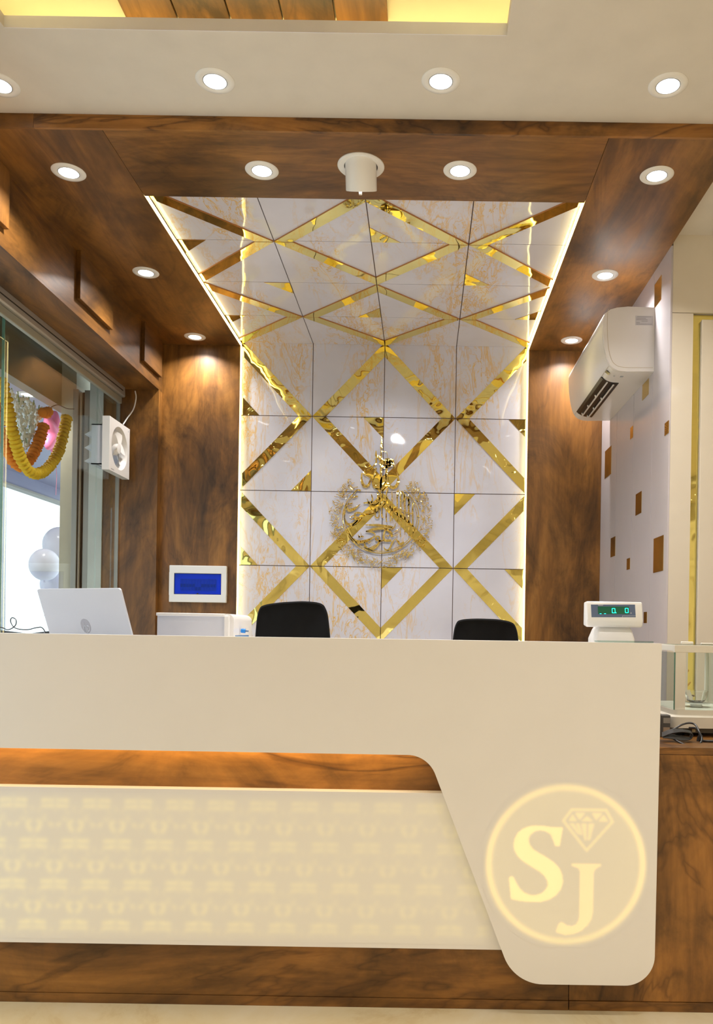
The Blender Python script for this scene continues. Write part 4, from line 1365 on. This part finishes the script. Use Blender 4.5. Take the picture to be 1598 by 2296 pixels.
# exhaust fan in the glass front
fan = thing('exhaust_fan', 'small white square exhaust fan set in the window glass', 'fan', (X_GLASS, 4.91, 2.02))
iv = wpart(fan)
fy0, fy1, fz0, fz1 = 4.75, 5.075, 2.022, 2.340
fxf, fxb = -1.872, -1.915
cy_, cz_ = (fy0 + fy1) / 2, (fz0 + fz1) / 2
hs = (fy1 - fy0) / 2
R_ = hs * 0.80
N = 48
sq, ci, cin, cbk = [], [], [], []
for q in range(N):
    a_ = 2 * math.pi * q / N
    c_, s_ = math.cos(a_), math.sin(a_)
    m_ = max(abs(c_), abs(s_))
    sq.append((fxf, cy_ + c_ / m_ * hs, cz_ + s_ / m_ * (fz1 - fz0) / 2))
    ci.append((fxf, cy_ + c_ * R_, cz_ + s_ * R_))
    cin.append((fxf - 0.022, cy_ + c_ * R_ * 0.84, cz_ + s_ * R_ * 0.84))
    cbk.append((fxb, cy_ + c_ * R_ * 0.80, cz_ + s_ * R_ * 0.80))
sqb = [(fxb, p[1], p[2]) for p in sq]
mb = MB()
vs_ = sqb + sq + ci + cin + cbk
fs = [(i * N + q, i * N + (q + 1) % N, (i + 1) * N + (q + 1) % N, (i + 1) * N + q) for i in range(4) for q in range(N)]
mb.add(vs_, fs).build('frame', PLASTIC_W, fan, True, math.radians(35), inv=iv)
# blades and hub
for q in range(5):
    a0_ = 2 * math.pi * q / 5
    vsb = []
    for ir, rr_ in enumerate((0.03, 0.06, 0.09, R_ * 0.80)):
        wdt = 0.50
        for it in range(5):
            t_ = a0_ + wdt * (it - 2) / 2 + ir * 0.12
            vsb.append((fxf - 0.020 - 0.016 * (it - 2) / 2, cy_ + rr_ * math.cos(t_), cz_ + rr_ * math.sin(t_)))
    fsb = [(i * 5 + j, i * 5 + j + 1, (i + 1) * 5 + j + 1, (i + 1) * 5 + j) for i in range(3) for j in range(4)]
    back = [(x - 0.002, y, z) for x, y, z in vsb]
    fsb += [tuple(reversed([20 + k_ for k_ in f])) for f in fsb]
    MB().add(vsb + back, fsb).build('blade', PLASTIC_W, fan, True, inv=iv)
MB().lathe([(0.0, 0.012), (0.03, 0.008), (0.040, -0.010), (0.040, -0.035), (0.0, -0.035)], (fxf - 0.012, cy_, cz_), (1, 0, 0), 24).build('hub', PLASTIC_W, fan, True, inv=iv)
mb = MB()
for (y0, y1, z0, z1) in ((FY0, FY0 + 0.006, FZ0, FZ1), (FY1 - 0.006, FY1, FZ0, FZ1), (FY0, FY1, FZ0, FZ0 + 0.006), (FY0, FY1, FZ1 - 0.006, FZ1)):
    mb.box(-1.995, fxb, y0, y1, z0, z1)
mb.build('duct', simple('duct_grey', (0.66, 0.68, 0.74), 0.45), fan, inv=iv)
for q in range(3):
    z0 = FZ0 + 0.006 + q * (FZ1 - FZ0) / 3
    MB().prism([(-1.996, FY0, z0 + 0.035), (-2.036, FY0, z0 + 0.012), (-2.034, FY0, z0 + 0.009), (-1.996, FY0, z0 + 0.002)], (0, FY1 - FY0, 0)).build('louvre', simple('duct_grey', (0.66, 0.68, 0.74), 0.45), fan, inv=iv)
MB().box(fxf + 0.0002, fxf + 0.0008, fy0 + 0.03, fy0 + 0.075, fz0 + 0.010, fz0 + 0.015).build('maker_mark', PLASTIC_G, fan, inv=iv)
MB().lathe([(0.0, 0), (0.006, 0), (0.006, 0.0006), (0, 0.0006)], (fxf + 0.0002, fy1 - 0.025, fz1 - 0.02), (1, 0, 0), 14).build('maker_mark', PLASTIC_G, fan, inv=iv)
cw = [at_y(303, 877, 5.10), at_y(305, 893, 5.09), at_y(299, 918, 5.08), at_y(285, 938, 5.05), at_y(276, 952, 5.0)]
MB().tube(catmull(cw, 6), 0.004, 8).build('power_cord', PLASTIC_W, fan, True, inv=iv)

# blind cassette above the window
bc = thing('blind_cassette', 'long grey metal roller blind cassette under the wood beam', 'blind', (-1.93, 3.0, 2.50))
iv = wpart(bc)
MB().prism([(-1.958, 1.0, 2.609), (-1.912, 1.0, 2.609), (-1.910, 1.0, 2.552), (-1.916, 1.0, 2.545), (-1.958, 1.0, 2.545)], (0, 4.09, 0)).build('housing', simple('cassette_grey', (0.50, 0.48, 0.45), 0.35, 0.5), bc, inv=iv)
MB().box(-1.9095, -1.9085, 1.0, 5.05, 2.575, 2.581).build('groove', DARK, bc, inv=iv)
MB().box(-1.952, -1.930, 1.0, 5.09, 2.505, 2.544, bev=0.003).build('bottom_rail', simple('rail_olive', (0.40, 0.40, 0.33), 0.4, 0.4), bc, inv=iv)

# ================================================================== CALLIGRAPHY ROUNDEL
YA = 5.197
OX, OY, SC = 720.0, 950.0, 280.0 / 1598.0
art = thing('calligraphy_wall_art', 'round gold mirror calligraphy roundel with pointed top mounted on the marble wall', 'wall art', at_y(853, 1165, Y_BACK))
ivA = wpart(art)


def ap(x, y, d=0.0):
    return at_y(OX + x * SC, OY + y * SC, YA - d)


def ribbon(pts, widths, nm='stroke', th=0.003, n=6, mb=None, d=0.0):
    cv = catmull([(p[0], p[1], 0) for p in pts], n)
    m = len(cv)
    ws = []
    for i in range(m):
        t_ = i / (m - 1) * (len(widths) - 1)
        a_ = int(min(t_, len(widths) - 2)); f_ = t_ - a_
        ws.append(widths[a_] * (1 - f_) + widths[a_ + 1] * f_)
    L, Rr = [], []
    for i, p in enumerate(cv):
        t_ = cv[min(i + 1, m - 1)] - cv[max(i - 1, 0)]
        if t_.length < 1e-6: t_ = Vector((1, 0, 0))
        t_.normalize()
        nn = Vector((-t_.y, t_.x, 0)) * ws[i] / 2
        L.append(p + nn); Rr.append(p - nn)
    own = mb is None
    mb = mb or MB()
    vs_ = [ap(p.x, p.y, d) for p in L] + [ap(p.x, p.y, d) for p in Rr] + [ap(p.x, p.y, d - th) for p in L] + [ap(p.x, p.y, d - th) for p in Rr]
    fs = []
    for i in range(m - 1):
        fs += [(i, i + 1, m + i + 1, m + i), (2 * m + i, 3 * m + i, 3 * m + i + 1, 2 * m + i + 1),
               (i, 2 * m + i, 2 * m + i + 1, i + 1), (m + i, m + i + 1, 3 * m + i + 1, 3 * m + i)]
    fs += [(0, m, 3 * m, 2 * m), (m - 1, 3 * m - 1, 4 * m - 1, 2 * m - 1)]
    mb.add(vs_, fs)
    if own:
        return mb.build(nm, GOLD_ART, art, False, inv=ivA)
    return mb


def arc(cx, cy, rx, ry, a0_, a1_, n):
    return [(cx + rx * math.cos(a0_ + (a1_ - a0_) * i / n), cy - ry * math.sin(a0_ + (a1_ - a0_) * i / n)) for i in range(n + 1)]


rad = math.radians
ribbon(arc(762, 1205, 486, 450, rad(128), rad(412), 40), [10, 14, 14, 10], 'ring', n=2)
ribbon(arc(762, 1205, 462, 428, rad(140), rad(400), 40), [6, 9, 9, 6], 'ring', n=2)
strokes = [
    ([(500, 1028), (430, 1085), (360, 1108), (328, 1078), (318, 1020)], [6, 34, 42, 26, 5]),
    ([(318, 1020), (300, 1110), (300, 1210), (330, 1280), (400, 1285), (470, 1240), (515, 1195)], [5, 10, 14, 30, 36, 30, 8]),
    ([(515, 1195), (440, 1195), (435, 1150), (480, 1140), (560, 1165)], [8, 26, 24, 26, 10]),
    ([(380, 1235), (420, 1215), (460, 1240), (400, 1300), (360, 1350)], [6, 22, 18, 14, 5]),
    ([(690, 1060), (690, 1170), (712, 1205), (740, 1180), (738, 1070)], [10, 15, 17, 15, 10]),
    ([(775, 1060), (775, 1180), (800, 1205)], [10, 16, 8]), ([(830, 1050), (832, 1230), (845, 1260)], [12, 16, 6]), ([(880, 1000), (885, 1250)], [14, 16]),
    ([(905, 880), (908, 1240)], [12, 16]), ([(970, 870), (972, 1240)], [16, 16]), ([(1015, 860), (1020, 1330)], [20, 16]), ([(1068, 900), (1070, 1390)], [18, 16]),
    ([(1118, 940), (1120, 1440)], [18, 16]), ([(1168, 1010), (1172, 1400)], [16, 18]),
    ([(985, 1090), (1010, 1092)], [12, 12]), ([(1025, 1115), (1062, 1117)], [12, 12]), ([(1075, 1140), (1112, 1142)], [12, 12]), ([(1125, 1150), (1165, 1152)], [12, 12]),
    ([(560, 1150), (640, 1130), (720, 1090), (800, 1000), (850, 930)], [8, 40, 46, 40, 8]),
    ([(800, 990), (900, 1090), (980, 1165), (1080, 1220), (1190, 1330)], [8, 30, 34, 30, 8]),
    ([(565, 1295), (700, 1300), (890, 1318), (880, 1335), (700, 1345), (570, 1378)], [10, 34, 26, 20, 40, 14]),
    ([(570, 1378), (650, 1388), (690, 1425), (640, 1470), (560, 1505), (480, 1512), (400, 1480), (345, 1400)], [14, 26, 12, 24, 40, 42, 40, 8]),
    ([(900, 1495), (810, 1490), (800, 1420), (830, 1355), (890, 1400), (905, 1450)], [30, 34, 24, 22, 40, 30]),
    ([(820, 1420), (850, 1440), (870, 1420)], [10, 14, 10]),
    ([(800, 1495), (740, 1500), (700, 1480), (705, 1445), (740, 1450), (745, 1510), (690, 1580), (620, 1612), (565, 1575), (553, 1505)], [14, 24, 24, 20, 20, 26, 34, 40, 34, 6]),
    ([(595, 1600), (660, 1570), (700, 1540)], [5, 14, 5]),
    ([(945, 1475), (910, 1520), (880, 1590), (850, 1618), (810, 1600), (800, 1560)], [10, 22, 22, 22, 18, 4]),
    ([(950, 1470), (985, 1510), (1010, 1540), (1060, 1515)], [8, 28, 30, 24]),
    ([(880, 1368), (930, 1330), (955, 1270)], [4, 16, 5]), ([(900, 1400), (970, 1365), (1000, 1340)], [4, 12, 4]), ([(915, 1445), (985, 1415)], [8, 8]),
    ([(1010, 1330), (1012, 1450)], [6, 12]), ([(470, 1420), (490, 1450), (520, 1440)], [8, 22, 8]), ([(505, 1390), (515, 1450)], [4, 12]),
    ([(590, 1500), (610, 1530), (640, 1500)], [4, 14, 4]), ([(520, 1440), (540, 1450)], [20, 20]), ([(478, 1445), (492, 1450)], [22, 22]),
    ([(360, 1180), (380, 1195), (400, 1178), (420, 1180)], [12, 18, 12, 12]), ([(340, 1030), (400, 1020)], [22, 16]), ([(372, 1050), (384, 1062)], [18, 18]),
    # top: tall letters rising to the spire
    ([(762, 560), (765, 700), (762, 830)], [26, 30, 24]), ([(700, 565), (680, 640), (655, 720)], [30, 24, 10]), ([(835, 530), (838, 690), (860, 780), (915, 818), (965, 790), (985, 720), (968, 620)], [26, 34, 36, 42, 40, 34, 8]),
    ([(520, 630), (518, 720), (548, 795), (600, 790), (635, 700), (640, 660)], [16, 26, 42, 34, 18, 6]), ([(640, 700), (690, 800), (750, 790), (800, 700), (830, 640)], [10, 60, 70, 70, 12]),
    ([(700, 345), (705, 410), (745, 430), (775, 480), (805, 510), (850, 465), (870, 520), (905, 470), (925, 545)], [8, 34, 44, 50, 60, 60, 60, 50, 20]),
    ([(690, 440), (705, 465), (690, 520), (640, 560), (580, 595)], [26, 20, 24, 14, 4]), ([(615, 480), (612, 520), (650, 545)], [4, 12, 4]), ([(740, 500), (800, 550), (920, 530)], [14, 50, 20]),
    ([(770, 160), (772, 205)], [4, 6]), ([(770, 200), (772, 290), (768, 320)], [12, 34, 36]), ([(767, 325), (766, 420)], [12, 24]), ([(782, 350), (835, 365), (850, 430)], [4, 8, 4]),
    ([(560, 590), (545, 640), (620, 690)], [6, 20, 8]), ([(770, 850), (800, 815), (840, 785)], [14, 30, 8]), ([(850, 830), (832, 900), (838, 960)], [16, 20, 8]),
    ([(720, 880), (730, 960), (690, 1010), (620, 1010), (540, 1015)], [18, 40, 46, 34, 14]), ([(640, 900), (655, 960), (640, 1020)], [8, 22, 12]), ([(585, 960), (620, 1040), (640, 1090)], [8, 20, 8]),
    ([(690, 830), (740, 850), (760, 900)], [8, 30, 20]), ([(760, 900), (750, 980), (760, 1040)], [20, 30, 10]), ([(505, 855), (450, 850), (410, 900), (360, 970)], [24, 14, 8, 6]),
    ([(470, 930), (430, 935), (400, 950)], [20, 24, 10]), ([(1090, 930), (1130, 1010), (1100, 1060)], [20, 22, 8]), ([(1035, 860), (1060, 930), (1035, 1000)], [18, 22, 10]), ([(985, 850), (975, 920)], [22, 14]),
]
for pts, ws in strokes:
    ribbon(pts, ws)
# outer band of small interlaced script: one continuous filigree
rnd = random.Random(11)
band = MB()
for q in range(430):
    a_ = rad(rnd.uniform(128, 412))
    rr_ = rnd.uniform(520, 645)
    cx_b, cy_b = 762 + rr_ * math.cos(a_), 1208 - rr_ * 0.965 * math.sin(a_)
    edge = min(1.0, min(a_ - rad(120), rad(420) - a_) / rad(18))
    L_ = rnd.uniform(26, 62)
    th = rnd.uniform(0, 2 * math.pi)
    cur = rnd.uniform(-2.6, 2.6)
    pts = []
    x, y = cx_b, cy_b
    for s_ in range(6):
        pts.append((x, y))
        th += cur / 5
        x += L_ / 5 * math.cos(th) * 1.5
        y += L_ / 5 * math.sin(th) * 1.5
        d_ = math.hypot(x - 762, (y - 1208) / 0.965)
        if d_ < 505 or d_ > 668:
            th += 1.6
            k_ = (515 if d_ < 505 else 660) / d_
            x, y = 762 + (x - 762) * k_, 1208 + (y - 1208) * k_
    w = rnd.uniform(4.5, 9.5)
    ribbon(pts, [3, w, w, 3], mb=band, n=3, d=rnd.uniform(0, 0.004), th=0.002)
o = band.build('script_band', GOLD_ART, art, False, inv=ivA)
o['kind'] = 'stuff'
for q in range(8):
    a_ = rad(135 + q * 38)
    p = ap(762 + 474 * math.cos(a_), 1205 - 440 * math.sin(a_))
    MB().lathe([(0.0, 0.0), (0.004, 0.0), (0.004, Y_BACK - YA + 0.002), (0.0, Y_BACK - YA + 0.002)], (p.x, YA - 0.001, p.z), (0, 1, 0), 10).build('mounting_pin', GOLD_ART, art, True, inv=ivA)

# ================================================================== OUTSIDE THE WINDOW
# marigold floret: ruffled ball
def floret_mesh(name, mat, seed):
    rg = random.Random(seed)
    ph = [rg.uniform(0, 6.28) for _ in range(4)]
    def f_(d):
        az = math.atan2(d.y, d.x)
        return 1.0 + 0.11 * math.sin(9 * az + ph[0]) * math.sqrt(max(0, 1 - d.z * d.z)) + 0.05 * math.sin(12 * d.z + ph[1]) + 0.04 * mnoise.noise(d * 5 + Vector((seed, 0, 0)))
    return MB().ellipsoid((0, 0, 0), (0.036, 0.036, 0.017), 20, 8, fn=f_).mesh(name, mat, True)


MARI_Y = simple('marigold_yellow', (0.82, 0.50, 0.015), 0.75, grain=0.2)
MARI_O = simple('marigold_orange', (0.85, 0.25, 0.012), 0.75, grain=0.2)
FY = [floret_mesh('marigold', MARI_Y, k_) for k_ in range(3)]
FO = [floret_mesh('marigold', MARI_O, k_ + 5) for k_ in range(3)]


def garland(label, pts, meshes, sp_=0.030, scl=1.0):
    cv = catmull(pts, 14)
    root = thing('flower_garland', label, 'garland', cv[0], group='marigold garlands outside the window')
    base = Vector(cv[0])
    acc_, last, k_ = 0.0, cv[0], 0
    for i, p in enumerate(cv):
        if i and (p - last).length < sp_ * scl:
            continue
        t_ = (cv[min(i + 1, len(cv) - 1)] - cv[max(i - 1, 0)]).normalized()
        o = bpy.data.objects.new('marigold', meshes[k_ % 3])
        link(o, root)
        o.location = p - base
        o.rotation_mode = 'QUATERNION'
        o.rotation_quaternion = t_.to_track_quat('Z', 'Y')
        s_ = scl * (0.92 + 0.16 * ((k_ * 37) % 10) / 10)
        o.scale = (s_, s_, s_)
        last = p; k_ += 1
    MB().tube([tuple(p - base) for p in cv[::6]], 0.003, 5).build('string', simple('garland_string', (0.25, 0.3, 0.1), 0.8), root)
    return root


XG = -2.20
garland('yellow marigold garland hanging in a long loop outside the window glass', [at_x(3, 852, XG), at_x(16, 905, XG), at_x(30, 975, XG), at_x(50, 1035, XG), at_x(75, 1062, XG), at_x(105, 1052, XG), at_x(130, 1015, XG), at_x(143, 970, XG), at_x(150, 935, XG)], FY, 0.024, 0.90)
XO = -2.27
garland('orange marigold garland hanging in a shorter loop behind the yellow one', [at_x(-4, 880, XO), at_x(4, 960, XO), at_x(18, 1010, XO), at_x(40, 1043, XO), at_x(62, 1035, XO), at_x(82, 1003, XO), at_x(95, 965, XO), at_x(99, 950, XO)], FO, 0.025, 0.92)
garland('short orange marigold bunch tied beside the white jasmine strings', [at_x(96, 925, XO), at_x(104, 926, XO), at_x(110, 921, XO)], FO, 0.026, 0.9)
# jasmine strings
JAS = simple('jasmine_white', (0.95, 0.96, 0.92), 0.5, grain=0.03)
JGR = simple('jasmine_stem', (0.20, 0.32, 0.10), 0.7)
XJ = -2.32
jl = [((26, 878), (52, 1000), 'first'), ((40, 885), (55, 1010), 'second'), ((52, 893), (60, 1008), 'third'), ((65, 897), (66, 1000), 'fourth'), ((76, 905), (70, 985), 'fifth'), ((88, 916), (77, 962), 'sixth')]
for (p0, p1, w_) in jl:
    rg = random.Random(hash(p0) % 1000)
    A, B = at_x(*p0, XJ), at_x(*p1, XJ)
    root = thing('jasmine_string', 'string of tiny white jasmine buds, %s of six counted from the yellow garland' % w_, 'flowers', A, group='jasmine strings outside the window')
    mb = MB()
    n_ = int((B - A).length / 0.008)
    for q in range(n_):
        c_ = (B - A) * (q / n_) + Vector((rg.uniform(-.016, .016), rg.uniform(-.016, .016), rg.uniform(-.004, .004)))
        r_ = rg.uniform(0.007, 0.012)
        mb.ellipsoid(c_, (r_, r_, r_ * 1.3), 6, 4)
        mb.ellipsoid(c_ + Vector((rg.uniform(-.014, .014), rg.uniform(-.014, .014), 0.004)), (r_ * .8, r_ * .8, r_), 6, 4)
    mb.build('buds', JAS, root, True)['kind'] = 'stuff'
    MB().tube([(0, 0, 0.02), tuple((B - A) * 0.5), tuple(B - A)], 0.003, 5).build('stem', JGR, root)

# balloons
def balloon(label, c, r_, mat, cat='balloon', group=None):
    root = thing('balloon', label, cat, c, group=group)
    MB().ellipsoid((0, 0, 0), (r_, r_, r_ * 1.12), 24, 16, fn=lambda d: 1 - 0.05 * max(0, -d.z) ** 2).build('skin', mat, root, True)
    MB().lathe([(0.0, 0.0), (0.005, 0.0), (0.010, -0.012), (0.0, -0.012)], (0, 0, -r_ * 1.06), seg=8).build('knot', mat, root, True)
    MB().tube([(0, 0, -r_ * 1.06), (0.004, 0.01, -(c[2] + 0.10) * 0.5), (0, 0.0, -(c[2] + 0.10) + 0.004)], 0.0012, 5).build('ribbon', mat, root, True)
    return root


BALW = simple('balloon_white', (0.78, 0.74, 0.82), 0.25, grain=0.0)
for (px, py, rp, X, lab) in ((134, 1222, 36, -2.72, 'upper white balloon of the bunch outside the window'), (100, 1267, 33, -2.62, 'middle white balloon of the bunch, sticking out furthest into the street'), (122, 1310, 30, -2.86, 'lowest white balloon of the bunch outside the window')):
    c = at_x(px, py, X)
    balloon(lab, c, rp / F * c.y, BALW, group='white balloons outside the window')
# pink foil star balloon
PINK = simple('balloon_pink', (0.90, 0.22, 0.42), 0.35, grain=0.0)
c = at_x(120, 974, -2.50)
pb = thing('star_balloon', 'pink star shaped foil balloon under the canopy behind the garlands', 'balloon', c)
def starf(d):
    a_ = math.atan2(d.z, d.y)
    return 0.62 + 0.38 * (0.5 + 0.5 * math.cos(5 * (a_ - math.pi / 2))) ** 1.2
vs_, fs = [], []
SEG, RG = 60, 8
for i in range(RG + 1):
    u_ = i / RG
    for k_ in range(SEG):
        a_ = 2 * math.pi * k_ / SEG
        rad_ = (0.55 + 0.45 * (0.5 + 0.5 * math.cos(5 * (a_ - math.pi / 2 + 0.2)))) * 0.135 * math.sin(u_ * math.pi / 2)
        vs_.append((0.04 * math.cos(u_ * math.pi / 2), rad_ * math.cos(a_), rad_ * math.sin(a_) * 1.25))
for i in range(RG):
    for k_ in range(SEG):
        fs.append((i * SEG + k_, i * SEG + (k_ + 1) % SEG, (i + 1) * SEG + (k_ + 1) % SEG, (i + 1) * SEG + k_))
nb = len(vs_)
vs2 = vs_ + [(-x, y, z) for x, y, z in vs_]
fs2 = fs + [tuple(reversed([nb + k_ for k_ in f])) for f in fs]
MB().add(vs2, fs2).build('foil_body', PINK, pb, True)
MB().tube(catmull([(0, 0.0, -0.12), (0.01, 0.03, -0.25), (0, 0.05, -0.4)], 5), 0.002, 5).build('ribbon', simple('ribbon_pink', (0.7, 0.25, 0.35), 0.5), pb)
# hanging wire between garlands
tag(MB().tube(catmull([at_x(108, 917, -2.27), at_x(128, 908, -2.25), at_x(150, 916, -2.22), at_x(166, 917, -2.215)], 6), 0.003, 6).build('hanging_wire', simple('wire_brown', (0.2, 0.12, 0.08), 0.6), None, True), 'thin brown wire the garlands hang from, outside the window', 'wire')
# canopy downlight
p = at_z(62, 884, 2.55)
cdl = copy_tree(dl0)
cdl.location = p
tag(cdl, 'round lit downlight in the canopy outside, above the garlands', 'downlight', 'canopy lamps')

# building across the street
bld = thing('shop_building', 'pale sunlit building across the street with rows of windows', 'building', (-13, 12, -0.1))
iv = wpart(bld)
BW = simple('far_wall', (0.78, 0.79, 0.80), 0.8)
MB().box(-15, -12.5, 2, 22, -0.1, 7.0).build('wall', BW, bld, inv=iv)
for i in range(6):
    for k_ in range(2):
        y0 = 3.0 + i * 3.1; z0 = 0.6 + k_ * 3.2
        f_ = MB().box(-12.5, -12.42, y0, y0 + 1.7, z0, z0 + 1.7).build('window_frame', simple('far_frame', (0.55, 0.60, 0.68), 0.5), bld, inv=iv)
        MB().box(-12.42, -12.40, y0 + 0.1, y0 + 1.6, z0 + 0.1, z0 + 1.6).build('pane', simple('far_glass', (0.25, 0.33, 0.42), 0.1), f_)
pol = thing('utility_pole', 'thin grey utility pole standing in the bright street', 'pole', (-8.0, 15.2, -0.1))
MB().tube([(0, 0, 0), (0, 0, 6.0)], [0.09, 0.06], 10).build('shaft', simple('pole_grey', (0.35, 0.38, 0.42), 0.7), pol, True)
MB().box(-0.05, 0.05, -0.6, 0.6, 4.6, 4.72).build('cross_arm', simple('pole_grey', (0.35, 0.38, 0.42), 0.7), pol)
for k_ in (-0.5, 0.0, 0.5):
    MB().lathe([(0.0, 0), (0.04, 0), (0.05, 0.06), (0.03, 0.12), (0, 0.12)], (0, k_, 4.72), seg=10).build('insulator', WPRINT, pol, True)
# parked scooter in the glare
scx = at_x(30, 1390, -5.2)
sct = thing('motor_scooter', 'pale blue motor scooter parked in the glare across the pavement', 'scooter', (-5.2, scx.y, -0.10))
SB = simple('scooter_blue', (0.30, 0.45, 0.70), 0.3)
for yk in (-0.62, 0.62):
    MB().lathe([(0.14, -0.05), (0.22, -0.04), (0.24, 0.0), (0.22, 0.04), (0.14, 0.05), (0.14, -0.05)], (0, yk, 0.24), (1, 0, 0), 24).build('wheel', BLACK, sct, True)
    MB().lathe([(0.0, -0.03), (0.14, -0.03), (0.14, 0.03), (0.0, 0.03)], (0, yk, 0.24), (1, 0, 0), 16).build('rim', CHROME, sct, True)
MB().prism([(-0.14, y, z) for y, z in ((-0.85, 0.55), (-0.70, 0.80), (-0.15, 0.78), (-0.05, 0.40), (0.30, 0.36), (0.45, 0.50), (0.40, 0.30), (0.2, 0.25), (-0.35, 0.28), (-0.45, 0.50))], (0.28, 0, 0)).build('body', SB, sct)
MB().box(-0.12, 0.12, -0.72, -0.12, 0.79, 0.88, bev=0.03).build('seat', BLACK, sct, True)
MB().prism([(-0.18, y, z) for y, z in ((0.40, 0.38), (0.52, 0.42), (0.44, 1.0), (0.36, 1.0))], (0.36, 0, 0)).build('front_shield', SB, sct)
MB().tube([(0, 0.62, 0.24), (0, 0.48, 0.7), (0, 0.40, 1.05)], 0.025, 8).build('fork', CHROME, sct, True)
MB().tube([(-0.34, 0.30, 1.10), (0, 0.40, 1.06), (0.34, 0.30, 1.10)], 0.016, 8).build('handlebar', BLACK, sct, True)
MB().ellipsoid((0, 0.50, 0.98), (0.10, 0.06, 0.08), 14, 8).build('headlamp', WPRINT, sct, True)
